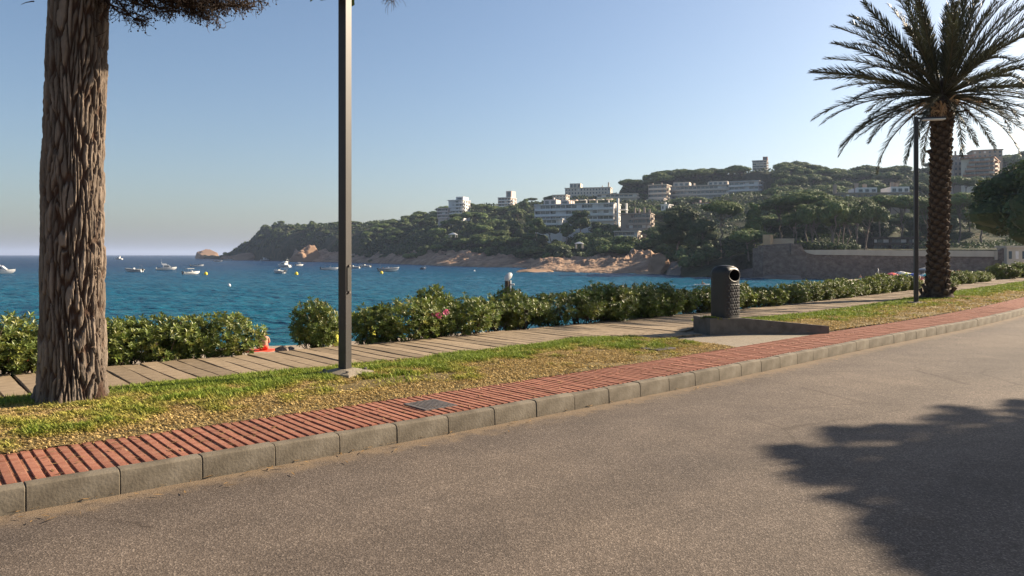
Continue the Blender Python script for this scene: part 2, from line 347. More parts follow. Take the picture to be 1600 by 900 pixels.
def strip(name, s, t0, t1, nt, zf, mat, uvw=False):
    """sheet over s (array) between t0(s) and t1(s), z from zf(s, t)"""
    s = np.asarray(s, float); a = np.broadcast_to(t0(s) if callable(t0) else t0, s.shape); b = np.broadcast_to(t1(s) if callable(t1) else t1, s.shape)
    k = np.linspace(0, 1, nt)
    S = np.repeat(s[:, None], nt, 1); T = a[:, None] * (1 - k) + b[:, None] * k
    X, Y = P2(S, T); Z = np.broadcast_to(zf(S, T), S.shape)
    V = np.stack([X, Y, Z], -1).reshape(-1, 3)
    me = pymesh(name, V, grid_faces(len(s), nt), uv=np.stack([S, -T], -1).reshape(-1, 2) if uvw else None)
    me.flip_normals() if False else None
    me.shade_smooth()
    return obj(name, me, mat)

# waterline, in the road frame, and the ground profile from the promenade down to the sea floor
_WS = [-120, -60, -8, 21, 40, 62, 97, 138, 162, 200, 260]
_WT = [88, 72, 52, 41, 37, 33, 34, 46, 60, 62, 60]
def wline(s): return np.interp(s, _WS, _WT)
def beach_z(S, T):
    tw = wline(S); z_top = -.95 - .9 * np.clip((S - 20) / 120, 0, 1)
    u = np.clip((T - 7.0) / (tw - 7.0), 0, 3)
    z = z_top + (SEA - z_top) * u ** 1.15
    k = np.clip((T - 5.3) / 1.7, 0, 1); k = k * k * (3 - 2 * k)
    z = .10 * (1 - k) + z * k
    return z + (fbm(S * .9, T * .9, 5) - .5) * .16 * k

# ------------------------------------------------------------------ setting
sea = pymesh('sea', np.array([(-30000, -3000, SEA - .3), (30000, -3000, SEA - .3), (30000, 45000, SEA - .3), (-30000, 45000, SEA - .3)], float), np.array([[0, 1, 2, 3]]))
tag(obj('sea', sea, m_sea), kind='structure')
def waves():
    rows = np.concatenate([(CZ - SEA) * F / np.arange(190, 24, -.33), (CZ - SEA) * F / np.arange(24, 3.2, -.16)]); bx = np.linspace(-.98, .98, 540)
    Y = np.repeat(rows[:, None], len(bx), 1); X = Y * bx[None, :]
    ca, sa = math.cos(R(-20)), math.sin(R(-20)); A = X * ca - Y * sa; Bq = X * sa + Y * ca
    h = .34 * (fbm(A * .07, Bq * .16, 301, 2) - .5) + .40 * (fbm(A * .22, Bq * .5, 307, 2) - .5) + .20 * (vn(A * .8, Bq * 1.5, 311) - .5)
    gust = .45 + 1.1 * fbm(X * .012, Y * .02, 313, 3)
    me = pymesh('sea_waves', np.stack([X, Y, SEA + h * gust], -1).reshape(-1, 3), grid_faces(len(rows), len(bx))); me.shade_smooth(); return me
tag(obj('sea_waves', waves(), m_sea), kind='structure')
sg = np.concatenate([np.arange(-110, -10, 3.), np.arange(-10, 30, .25), np.arange(30, 258, 2.)])
tag(strip('beach', sg, 5.2, lambda s: wline(s) * 1.5, 70, beach_z, m_sand), kind='structure')
sroad = np.concatenate([np.arange(-40, -8, 1.), np.arange(-8, 22, .25), np.arange(22, 120, 2.)])
tag(strip('road', sroad, 0.02, -7.0, 8, lambda S, T: 0 * S - .012 * (T + 3.5) ** 2 / 12 + .012, m_asphalt, True), kind='structure')
tag(strip('verge', sroad, -7.0, -45, 6, lambda S, T: 0 * S + .1 * np.clip(-(T + 7) * 3, -.04, 1), m_gravel), kind='structure')
def prom_z(S, T): return .132 + .025 * np.clip((T - .9) / 2, 0, 1) - .07 * np.clip((T - 4.4) / .8, 0, 1) + .06 * np.exp(-((S - 7.6) / 1.4) ** 2 - ((T - 1.9) / .5) ** 2)
tag(strip('promenade', sroad, .06, 5.3, 40, prom_z, m_gravel), kind='structure')
# kerb stones
kerb = tag(empty('kerb'), kind='structure')
def kerb_mesh(n):
    prof = [(0, -.05), (.006, .118), (.014, .138), (.03, .147), (.06, .149), (.115, .147), (.118, -.05)]
    V = []; Fc = []; L_ = .496
    xs = [0, .004, L_ * .33, L_ * .66, L_ - .004, L_]
    for i, x in enumerate(xs):
        ins = .004 if i in (0, len(xs) - 1) else 0
        for j, (t, z) in enumerate(prof):
            V.append((x, t + ins + (random.uniform(-.002, .002) if 0 < i < 5 else 0), z - (ins if z > 0 else 0) + (random.uniform(-.002, .002) if 0 < i < 5 else 0)))
    n_ = len(prof)
    for i in range(len(xs) - 1):
        for j in range(n_ - 1): Fc.append((i * n_ + j, (i + 1) * n_ + j, (i + 1) * n_ + j + 1, i * n_ + j + 1))
    Fc += [tuple(range(n_)), tuple(range(len(xs) * n_ - 1, (len(xs) - 1) * n_ - 1, -1))]
    me = bpy.data.meshes.new('kerb_stone'); me.from_pydata(V, [], Fc); me.update(); me.materials.append(m_kerb); return autosmooth(me, 24)
kms = [kerb_mesh(i) for i in range(5)]
s = -8.0; i = 0
while s < 46:
    p = P(s, 0); q = P(s + .5, 0); hd = math.atan2(q.y - p.y, q.x - p.x)
    o = obj('kerb_stone', kms[(i * 3) % 5], None, kerb, (p.x, p.y, random.uniform(-.004, .004))); o.rotation_euler = (random.uniform(-.012, .012), 0, hd + random.uniform(-.006, .006))
    s += .5; i += 1
# red ribbed pavement
pave = tag(strip('pavement', sroad, .12, .97, 6, lambda S, T: 0 * S + .137, m_pavebed), kind='structure')
def rib_mesh(k):
    mb = MB(); y = 0.0; cut = [.4 + .02 * k] if k % 2 else [.2 + .02 * k, .61]
    e = [0] + cut + [.82]
    for a, b in zip(e[:-1], e[1:]): mb.box(-.026 + random.uniform(-.002, .002), .026 + random.uniform(-.002, .002), a + .002, b - .002, 0, .010 + random.uniform(-.002, .002), .003)
    me = mb.mesh('paving_rib'); me.materials.append(m_rib); return me
rms = [rib_mesh(k) for k in range(6)]
def rib_bump(s): return 0.0
s = -5.2; n = 0; far = MB()
while s < 34:
    p = P(s, .135); a = H(s)
    if n < 300 :
        o = obj('paving_rib', rms[random.randrange(6)], None, pave, (p.x, p.y, .136 + rib_bump(s))); o.rotation_euler = (0, 0, a + random.uniform(-.004, .004))
    else:
        far.box(-.026, .026, 0, .82, 0, .010, 0, Matrix.Translation((p.x, p.y, .136)) @ Matrix.Rotation(a, 4, 'Z'))
    s += .076; n += 1
tag(far.build('paving_rib_mass', m_rib, pave), kind='stuff')
# boardwalk planks
def walk_front(s): return float(np.interp(s, [-10, -3, 1, 3.2, 3.9, 4.5, 5.0, 5.95, 6.05, 6.6, 8, 12, 20, 46], [3.2, 3.15, 2.95, 3.05, 3.35, 2.75, 2.3, 2.1, 2.55, 2.75, 3.1, 3.1, 3.45, 3.4]))
walk = tag(strip('boardwalk', np.arange(-9, 46, .25), lambda s: np.array([walk_front(x) + .04 for x in s]), 4.68, 4, lambda S, T: 0 * S + .16, m_under), kind='structure')
def plank_mesh(k):
    mb = MB(); n = 7; V = []; w_ = .1
    for i in range(n):
        y = i / (n - 1); dz = random.uniform(-.004, .004); dx = random.uniform(-.003, .003)
        for x, z in ((-w_, 0), (-w_, .022), (-w_ + .006, .028), (w_ - .006, .028), (w_, .022), (w_, 0)): V.append((x + dx, y, z + dz if z > 0 else 0))
    Fc = [(i * 6 + j, i * 6 + j + 1, (i + 1) * 6 + j + 1, (i + 1) * 6 + j) for i in range(n - 1) for j in range(5)] + [(5, 4, 3, 2, 1, 0), tuple(range((n - 1) * 6, n * 6))]
    mb.add(V, Fc); me = mb.mesh('plank'); me.materials.append(m_plank); return me
pms = [plank_mesh(i) for i in range(5)]
s = -8.6
while s < 45:
    f = walk_front(s) + random.uniform(-.03, .03); p = P(s, f)
    o = obj('plank', pms[random.randrange(5)], None, walk, (p.x, p.y, .162 + random.uniform(-.004, .005)), scale=(1, 4.68 - f + random.uniform(-.03, .05), 1)); o.rotation_euler = (random.uniform(-.002, .002), random.uniform(-.02, .02), H(s) + random.uniform(-.008, .008))
    s += .222
# lawns
def l1_hi(s): return np.interp(s, [-10, -3, 1, 3.2, 3.9, 4.3, 4.6, 4.9, 5.05], [3.2, 3.15, 2.95, 3.05, 3.3, 2.9, 2.5, 1.7, 1.0])
def l2_lo(s): return np.maximum(1.0, 2.06 - (s - 6.0) * .56)
def l2_hi(s): return np.interp(s, [6, 6.6, 8, 12, 20, 46], [2.1, 2.7, 3.05, 3.05, 3.4, 3.35])
def l1_z(S, T): return .145 + .055 * np.sin(np.pi * np.clip((T - 1) / 2.2, 0, 1)) + .02 * (fbm(S * 2, T * 2, 3) - .5)
def l2_z(S, T): return .152 + .05 * np.sin(np.pi * np.clip((T - 1) / 2.2, 0, 1)) + .24 * np.exp(-(np.clip(S, 6, 99) - 6) / 1.3) * np.clip((T - .8) / .6, .45, 1) + .02 * (fbm(S * 2, T * 2, 4) - .5)
lawn1 = tag(strip('lawn_soil', np.concatenate([np.arange(-9, 3, .2), np.arange(3, 5.1, .05)]), .97, l1_hi, 30, l1_z, m_soil), kind='structure')
lawn2 = tag(strip('lawn_soil', np.concatenate([np.arange(6.05, 9, .06), np.arange(9, 46, .3)]), l2_lo, l2_hi, 30, l2_z, m_soil), kind='structure')
def grass(name, label, N, s0, s1, lo, hi, zf, dens_s=None, seed=1, hgt=.045, wid=.006):
    g = np.random.default_rng(seed)
    S = s0 + (s1 - s0) * g.random(N) ** (dens_s or 1.0); a = lo(S); b = hi(S)
    T = a + (b - a) * g.random(N) + g.normal(0, .035, N) - .05 * (vn(S * 3.1, S * 0 + 2, 71) ** 2)
    keep = g.random(N) < np.clip((b - a) / 2.2, .08, 1); S = S[keep]; T = T[keep]; N = len(S); a = a[keep]
    # green towards the boardwalk, dry straw towards the pavement, in patches; bare spots
    d = np.clip((T - 1.0) / 2.0, 0, 1); pt = fbm(S * .8, T * 1.3, 11); p2 = fbm(S * 4.5, T * 4.5, 23, 3)
    green = np.clip((d * 1.15 + (pt - .5) * 1.7 + (p2 - .5) * 1.1 - .36) * 1.8, 0, 1)
    bare = (fbm(S * 1.5 + 9, T * 2.5, 31) > .60) & (T < 1.9) | ((T < 1.12) & (g.random(N) < .5))
    k = ~bare | (g.random(N) < .12); S, T, green, p2 = S[k], T[k], green[k], p2[k]; N = len(S)
    hh = hgt * (.45 + .8 * g.random(N)) * (.55 + .75 * green) * (.8 + .5 * p2)
    yaw = g.random(N) * 6.283; lean = .25 + .75 * g.random(N) + .5 * (1 - green)
    X, Y = P2(S, T); Z = zf(S, T) - .004
    ww = wid * (.7 + .7 * g.random(N)) * (1 + np.clip((S - 6) / 12, 0, 2))
    cx, cy = np.cos(yaw), np.sin(yaw); px_, py_ = -cy, cx
    V = np.zeros((N, 5, 3))
    V[:, 0] = np.stack([X + px_ * ww, Y + py_ * ww, Z], -1); V[:, 1] = np.stack([X - px_ * ww, Y - py_ * ww, Z], -1)
    m1 = .45 * hh; l1 = .25 * hh * lean
    V[:, 2] = np.stack([X + cx * l1 - px_ * ww * .8, Y + cy * l1 - py_ * ww * .8, Z + m1], -1); V[:, 3] = np.stack([X + cx * l1 + px_ * ww * .8, Y + cy * l1 + py_ * ww * .8, Z + m1], -1)
    V[:, 4] = np.stack([X + cx * hh * lean, Y + cy * hh * lean, Z + hh * (1.05 - .35 * lean)], -1)
    c_g = np.array([.20, .26, .04]); c_d = np.array([.48, .35, .15]); c_y = np.array([.36, .335, .075])
    gm = green[:, None]; C = np.where(gm > .5, c_y + (c_g - c_y) * (gm * 2 - 1), c_d + (c_y - c_d) * gm * 2) * (.65 + .6 * g.random((N, 1)))
    C = np.repeat(C[:, None], 5, 1)
    b0 = (np.arange(N) * 5)[:, None]
    F4 = b0 + np.array([0, 1, 2, 3]); F3 = b0 + np.array([3, 2, 4])
    me = bpy.data.meshes.new(name); V = V.reshape(-1, 3)
    me.vertices.add(len(V)); me.vertices.foreach_set('co', V.ravel().astype(np.float32))
    lv = np.concatenate([F4.ravel(), F3.ravel()]); me.loops.add(len(lv)); me.loops.foreach_set('vertex_index', lv.astype(np.int32))
    ls = np.concatenate([np.arange(N) * 4, N * 4 + np.arange(N) * 3]); me.polygons.add(2 * N)
    me.polygons.foreach_set('loop_start', ls.astype(np.int32))
    me.update(calc_edges=True)
    ca = me.color_attributes.new('Col', 'FLOAT_COLOR', 'POINT'); c4 = np.ones((len(V), 4), np.float32); c4[:, :3] = C.reshape(-1, 3); ca.data.foreach_set('color', c4.ravel())
    o = obj(name, me, m_grass); return tag(o, label, 'grass', None, 'stuff')
grass('lawn_grass', 'patchy green and straw coloured lawn around the near lamp post', 170000, -6.0, 5.0, lambda s: 0 * s + .98, l1_hi, l1_z, seed=3)
grass('lawn_grass', 'short yellowing lawn strip below the palm tree', 120000, 6.1, 44, l2_lo, l2_hi, l2_z, 1.9, 5, .05, .007)
def litter(n, seed):
    g = np.random.default_rng(seed)
    S = -5 + 24 * g.random(n) ** 1.5; band = g.random(n); T = np.where(band < .55, .95 + 2.1 * g.random(n), np.where(band < .85, .15 + .8 * g.random(n), -.30 * g.random(n) ** 2))
    X, Y = P2(S, T); Z = np.where(T > .97, .19 + .03 * g.random(n), np.where(T > .1, .1495, .014)) + .002 * g.random(n)
    a = g.random(n) * 6.283; l = .02 + .035 * g.random(n); w_ = np.where(g.random(n) < .8, .0011, .007); dx, dy = np.cos(a) * l, np.sin(a) * l; px_, py_ = -np.sin(a) * w_, np.cos(a) * w_
    V = np.stack([np.stack([X - dx, Y - dy, Z], -1), np.stack([X + px_, Y + py_, Z + .002], -1), np.stack([X + dx, Y + dy, Z + .003], -1), np.stack([X - px_, Y - py_, Z + .002], -1)], 1).reshape(-1, 3)
    C = np.repeat(np.array([.30, .19, .09]) * (.5 + .8 * g.random((n, 1))), 4, 0)
    me = pymesh('fallen_needles', V, np.arange(n * 4).reshape(n, 4), C); tag(obj('fallen_needles', me, m_grass), 'brown pine needles and dry leaves scattered on lawn and pavement', 'litter', None, 'stuff')
litter(5200, 9)
# low concrete retaining edge beside the litter bin
A_, B_ = Vector((3.28, 12.5, 0)), Vector((5.45, 12.98, 0))
plinth = MB()
dv = (B_ - A_).normalized(); nv = Vector((-dv.y, dv.x, 0))
def wedge(mb, a, b, w_, za, zb, z0=.1):
    a2, b2 = a + nv * w_, b + nv * w_
    V = [(a.x, a.y, z0), (b.x, b.y, z0), (b2.x, b2.y, z0), (a2.x, a2.y, z0), (a.x, a.y, za), (b.x, b.y, zb), (b2.x, b2.y, zb), (a2.x, a2.y, za)]
    mb.add(V, [(0, 3, 2, 1), (4, 5, 6, 7), (0, 1, 5, 4), (1, 2, 6, 5), (2, 3, 7, 6), (3, 0, 4, 7)])
wedge(plinth, A_, A_ + dv * .62, .62, .445, .44)
wedge(plinth, A_ + dv * .62, B_, .12, .437, .27)
tag(plinth.build('concrete_plinth', m_conc), 'low concrete plinth and tapering edge wall carrying the litter bin', 'plinth')

# ------------------------------------------------------------------ terrain of the far shore
# px column, distance of the shore, distance of the ridge, pixel row of the bare ridge, steepness exponent
TX = np.array([
    [322, 1120, 1150, 404, .8], [340, 1070, 1110, 401, .7], [362, 1000, 1060, 394, .6], [385, 900, 1000, 381, .5], [400, 850, 960, 368, .42], [412, 800, 915, 357, .38],
    [450, 720, 850, 353, .38], [500, 650, 800, 352, .42], [560, 570, 760, 350, .5], [620, 490, 720, 345, .6], [680, 425, 680, 332, .72], [740, 388, 640, 326, .8],
    [800, 362, 620, 322, .95], [870, 325, 605, 313, 1.1], [930, 285, 590, 303, 1.3], [1000, 246, 580, 288, 1.5], [1060, 222, 570, 276, 1.5], [1120, 214, 560, 273, 1.5], [1180, 208, 550, 268, 1.5],
    [1240, 205, 545, 264, 1.5], [1320, 203, 540, 274, 1.5], [1400, 202, 530, 268, 1.5], [1480, 200, 520, 262, 1.5], [1560, 198, 500, 254, 1.5], [1700, 195, 470, 240, 1.5], [2100, 190, 420, 220, 1.5]], float)
def tz(px, Y):
    """terrain height under the ray column px at depth Y"""
    px = np.asarray(px, float); Y = np.asarray(Y, float)
    ys, yr, pr, ex = (np.interp(px, TX[:, 0], TX[:, k]) for k in (1, 2, 3, 4))
    ys = ys + np.interp(px, [440, 475, 820, 1040, 1075], [0, 42, 32, 34, 0])
    zs = np.interp(px, [300, 1090, 1200, 2100], [-1.0, -1.0, 3.0, 3.0]); zr = CZ + (398 - pr) / F * yr
    u = (Y - ys) / (yr - ys); f = np.clip(u, 0, 1) ** ex
    z = zs + (zr - zs) * f
    z = np.where(u < 0, np.maximum(zs + u * np.where(px > 1150, 600, 60), -9), z); z = np.where(u > 1, zr - (u - 1) * 14, z)
    X = (px - 800) / F * Y
    amp = np.clip(u * 4, 0, 1)
    z = z + (fbm(X * .03, Y * .03, 41) - .5) * 7 * amp + (fbm(X * .12, Y * .12, 43) - .5) * 2.0 * amp
    for (a, b, yb, pb) in PADS:      # level building plots cut into the slope
        zp = CZ + (398 - pb) / F * yb - .4
        k = np.clip((px - a + 14) / 8, 0, 1) * np.clip((b + 16 - px) / 8, 0, 1) * np.clip((Y - yb + 75) / 20, 0, 1) * np.clip((yb + 45 - Y) / 8, 0, 1)
        z = np.where(z > zp, z + (zp - z) * k, z)
    return z
PADS = [(935, 1000, 520, 309), (1013, 1045, 505, 315), (1057, 1195, 505, 312), (1178, 1200, 600, 270), (1034, 1046, 440, 329), (1086, 1112, 450, 324), (1494, 1570, 352, 280), (962, 1020, 362, 377),
        (884, 958, 590, 309), (864, 886, 470, 313), (838, 972, 400, 350), (684, 726, 545, 340), (779, 800, 590, 323), (1316, 1424, 300, 312)]
pxs = np.concatenate([np.arange(318, 700, 3.), np.arange(700, 2100, 7.)])
us = np.concatenate([np.linspace(-.06, 1.0, 90), np.linspace(1.02, 1.6, 16)])
ysr = np.interp(pxs, TX[:, 0], TX[:, 1]); yrr = np.interp(pxs, TX[:, 0], TX[:, 2])
PXg = np.repeat(pxs[:, None], len(us), 1); YY = ysr[:, None] + (yrr - ysr)[:, None] * us
ZZ = tz(PXg, YY)
# gullied cliff faces on the far headland
cl = np.clip((640 - PXg) / 120, 0, 1) * np.clip(us, 0, 1)[None, :] * np.clip(1.05 - us, 0, 1)[None, :] * 4
XX = (PXg - 800) / F * YY
ZZ = ZZ + cl * (np.abs(fbm(XX * .05, YY * .02, 61) - .5) * -14 + 2)
V = np.stack([XX, YY, ZZ], -1).reshape(-1, 3)
me = pymesh('hillside', V, grid_faces(len(pxs), len(us))); me.shade_smooth()
tag(obj('hillside', me, m_hill), kind='structure')

# bare rock shelf along the water: ridged, faulted granite
def rock_band(name, pa, pb, step, y_sh, h_top, depth, mat, seed, nu=34, label=None):
    px = np.arange(pa, pb, step); Ys = np.interp(px, *zip(*y_sh)); Ht = np.interp(px, *zip(*h_top)); Dp = np.interp(px, *zip(*depth))
    u = np.linspace(-.12, 1.1, nu)
    PX = np.repeat(px[:, None], nu, 1); Yg = Ys[:, None] + Dp[:, None] * u
    Xg = (PX - 800) / F * Yg
    sc_ = .09
    wx = fbm(Xg * sc_ * .6, Yg * sc_ * .6, seed) * 3
    r1 = 1 - np.abs(2 * fbm(Xg * sc_ + wx, Yg * sc_ * .6, seed + 3, 2) - 1); r2 = 1 - np.abs(2 * fbm(Xg * .33 + wx * 2, Yg * .2, seed + 5, 3) - 1)
    r3 = fbm(Xg * .9, Yg * .7, seed + 9, 3)
    env = np.clip((u + .03) * 1.15, 0, 1) ** .8 * (1 - .2 * np.clip((u - .8) / .3, 0, 1))
    hh = Ht[:, None] * env[None, :] * (.12 + .7 * r1 ** 1.6 + .42 * r2 + .18 * r3)
    blk = 0
    for cell, wt in ((7.5, .42), (3.2, .36), (1.5, .2)):      # tilted joint blocks of three sizes
        U = Xg / cell + fbm(Xg * .2 / cell, Yg * .2 / cell, seed + 21) * 1.5; W = Yg / cell * .75 + fbm(Xg * .25 / cell, Yg * .2 / cell, seed + 23) * 1.5
        iu, iw = np.floor(U), np.floor(W); f1 = np.full(U.shape, 9.); hc = np.zeros(U.shape); tx = np.zeros(U.shape)
        for du in (-1, 0, 1):
            for dw in (-1, 0, 1):
                cu, cw = iu + du, iw + dw; dx = cu + hash2(cu, cw, seed) - U; dy = cw + hash2(cu, cw, seed + 1) - W; d = dx * dx + dy * dy; nw = d < f1
                hc = np.where(nw, hash2(cu, cw, seed + 2), hc); tx = np.where(nw, -dx * (hash2(cu, cw, seed + 3) - .35) + dy * .35, tx); f1 = np.where(nw, d, f1)
        blk = blk + wt * np.clip(hc + tx * .9 - f1 * .35, 0, 1.4)
    hh = Ht[:, None] * env[None, :] * (.20 + .62 * r1 ** 1.3 + .12 * r2 + .42 * blk * (.5 + .6 * r1)) + r3 * .4 * env[None, :]
    for _ in range(2): hh[1:-1] = hh[1:-1] * .5 + (hh[:-2] + hh[2:]) * .25
    edge = np.clip(np.minimum((px - pa) / 12, (pb - px) / 12), 0, 1)[:, None]
    Z = SEA - 1.2 + (hh + 1.4) * edge * np.clip((u + .12) * 9, 0, 1)[None, :]
    V = np.stack([Xg, Yg, Z], -1).reshape(-1, 3)
    me = pymesh(name, V, grid_faces(len(px), nu)); me.shade_smooth(); me.set_sharp_from_angle(angle=R(22))
    return tag(obj(name, me, mat), kind='structure')
rock_band('rocky_shore', 450, 846, 1.1, [(450, 680), (500, 640), (560, 575), (620, 492), (680, 420), (740, 378), (800, 356), (846, 340)],
          [(450, 9), (480, 12), (520, 10), (560, 9), (620, 8.5), (680, 8), (720, 7.5), (780, 6.5), (846, 5)], [(450, 60), (560, 70), (700, 48), (846, 40)], m_rockpink, 71, 44)
rock_band('rocky_spit', 818, 1046, .9, [(818, 290), (850, 272), (900, 254), (960, 244), (1046, 226)], [(818, 1.2), (845, 4), (900, 4.8), (960, 6.5), (1000, 7.5), (1046, 6.5)], [(818, 30), (900, 55), (960, 50), (1046, 30)], m_rockpink, 83, 40)
rock_band('dark_shore_rocks', 1036, 1262, 1.2, [(1036, 222), (1080, 212), (1140, 205), (1200, 190), (1262, 183)], [(1036, 5), (1080, 3.6), (1140, 3.2), (1190, 3.4), (1230, 2.2), (1262, .8)], [(1036, 22), (1140, 22), (1262, 24)], m_rockgrey, 97, 26)

def boulder(seed, n=44, rough=.30):
    g = np.random.default_rng(seed); o1, o2 = g.random(2) * 50
    th = np.linspace(0, math.pi, n); ph = np.linspace(0, 2 * math.pi, n * 2, endpoint=False)
    T_, Ph = np.meshgrid(th, ph, indexing='ij')
    d = np.stack([np.sin(T_) * np.cos(Ph), np.sin(T_) * np.sin(Ph), np.cos(T_)], -1)
    r = 1 + rough * (fbm(d[..., 0] * 1.7 + o1 + d[..., 2], d[..., 1] * 1.7 + o2 + d[..., 2] * .7, seed, 4) - .5) * 2.4 + .22 * (fbm(Ph * 3 + T_ * 2, T_ * 9, seed + 5, 4) - .5)
    for k in range(22):      # fracture planes
        nrm = g.normal(size=3); nrm /= np.linalg.norm(nrm); dd = (d * nrm).sum(-1) * r; lim = .62 + .32 * g.random()
        r = np.where(dd > lim, r * lim / np.maximum(dd, 1e-3), r)
    me = pymesh('rock', (d * r[..., None]).reshape(-1, 3), grid_faces(n, n * 2, True)); me.shade_smooth(); me.set_sharp_from_angle(angle=R(20)); return me
bms = [boulder(k) for k in range(5)]
def rock(name, label, px, py, Y, sx, sy, sz, mat, k=0, rz=0, group=None, z=None, cat='rock'):
    p = at(px, py, Y)
    if z is not None: p.z = z
    me = bms[k % 5].copy(); me.materials.append(mat)
    return tag(obj(name, me, None, None, p, rz, (sx, sy, sz)), label, cat, group)
rock('rock_islet', 'small brown rock islet at the tip of the headland', 323, 404, 1150, 21, 14, 13, m_rockpink, 1, .4, z=SEA)
rock('sea_rock', 'steep brown sea stack at the foot of the far cliff', 381, 406, 860, 19, 12, 12, m_rockpink, 2, .2, z=SEA - 1)
rock('sea_rock', 'low brown rock left of the far sea stack', 358, 405, 930, 14, 9, 6, m_rockpink, 3, 1.2, z=SEA)
rock('sea_rock', 'peaked brown rock standing where the pink shore begins', 478, 408, 655, 17, 12, 14, m_rockpink, 0, .8, z=SEA - 1)
rock('sea_rock', 'flat brown rock awash off the end of the spit', 838, 424, 262, 7, 4, 1.5, m_rockpink, 4, .3, z=SEA)
rock('sea_rock', 'rounded boulder at the inner end of the rocky spit', 1030, 418, 232, 4, 3.5, 4.0, m_rockpink, 1, 2.0, z=SEA + 2)

# stone sea wall with pale parapet
def wall_pts(): return [at(1176, 400, 196), at(1192, 400, 192), at(1260, 400, 189), at(1400, 400, 188), at(1500, 400, 187), at(1572, 400, 187)]
def ribbon(pts, z0, z1, th, back=True):
    mb = MB(); z0 = z0 if hasattr(z0, '__len__') else [z0] * len(pts); z1 = z1 if hasattr(z1, '__len__') else [z1] * len(pts)
    V = []; N = len(pts)
    for i, p in enumerate(pts):
        t = (pts[min(i + 1, N - 1)] - pts[max(i - 1, 0)]); t.z = 0; t.normalize(); n_ = Vector((-t.y, t.x, 0))
        q = p + n_ * th
        V += [(p.x, p.y, z0[i]), (q.x, q.y, z0[i]), (q.x, q.y, z1[i]), (p.x, p.y, z1[i])]
    Fc = [(i * 4 + j, (i + 1) * 4 + j, (i + 1) * 4 + (j + 1) % 4, i * 4 + (j + 1) % 4) for i in range(N - 1) for j in range(4)] + [(3, 2, 1, 0), tuple(range((N - 1) * 4, N * 4))]
    return mb.add(V, Fc)
wp = wall_pts()
sw = tag(empty('sea_wall', wp[2]), 'long brown stone retaining wall behind the far beach', 'wall')
def rel(o, parent): o.parent = parent; o.matrix_parent_inverse = Matrix.Translation(-parent.location); return o
rel(ribbon(wp, SEA - 1, [3.2, 3.4, 2.4, 1.6, 1.3, 1.2], 3.0).build('stone_face', m_stone), sw)
pp = [at(1256, 396, 188.6), at(1262, 396, 188.5), at(1274, 396, 188.4), at(1330, 396, 188.1), at(1400, 396, 187.6), at(1500, 396, 186.6), at(1559, 396, 186.6)]
rel(ribbon(pp, [2.7, 1.9, 1.5, 1.4, 1.2, 1.05, 1.0], [2.75, 2.72, 2.7, 2.75, 2.6, 2.5, 2.45], .4).build('parapet', m_parapet), sw)
rel(ribbon([at(1555, 400, 186.4), at(1559, 400, 186.4)], .2, 2.45, .5).build('end_pier', m_parapet), sw)
rel(ribbon([at(1560, 400, 186.2), at(1576, 400, 186.0)], [0, 0], [2.4, 3.6], 1.0).build('end_ramp_wall', m_stone), sw)
# ramp and ochre wall at the left end of the sea wall
rp = tag(empty('ramp_house', at(1215, 385, 200)), 'grey ramp with sunlit ochre gable above the sea wall end', 'ramp')
rel(ribbon([at(1184, 394, 193), at(1236, 386, 190)], [1.5, 1.5], [3.9, 4.4], 2.5).build('ramp_wall', m_stone), rp)
rel(ribbon([at(1236, 386, 189.5), at(1252, 386, 189.5), at(1256, 386, 189.5)], 1.6, [4.4, 4.0, 2.8], .6).build('ramp_parapet', m_stone), rp)
mb = MB(); q = at(1200, 368, 202); mb.box(-1.0, 1.0, -2, 2, -3, 3.2, 0, Matrix.Translation((q.x, q.y, q.z - 3)) @ Matrix.Rotation(-.5, 4, 'Z')); rel(mb.build('ochre_gable', m_ochre), rp)
mb = MB(); q = at(1221, 384, 203); mb.box(-3.2, 3.2, -2, 2, -.2, .25, 0, Matrix.Translation((q.x, q.y, q.z + .9)) @ Matrix.Rotation(-.4, 4, 'Z') @ Matrix.Rotation(.45, 4, 'X')); rel(mb.build('ramp_slab', m_ochre), rp)
ow = tag(empty('garden_wall', at(1095, 404, 216)), 'orange brown garden wall above the dark shore rocks', 'wall')
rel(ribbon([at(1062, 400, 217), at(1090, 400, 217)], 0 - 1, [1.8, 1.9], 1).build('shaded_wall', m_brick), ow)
rel(ribbon([at(1090, 400, 216.8), at(1128, 400, 222)], -1, [1.7, 2.9], 1).build('sunlit_wall', m_ochre), ow)

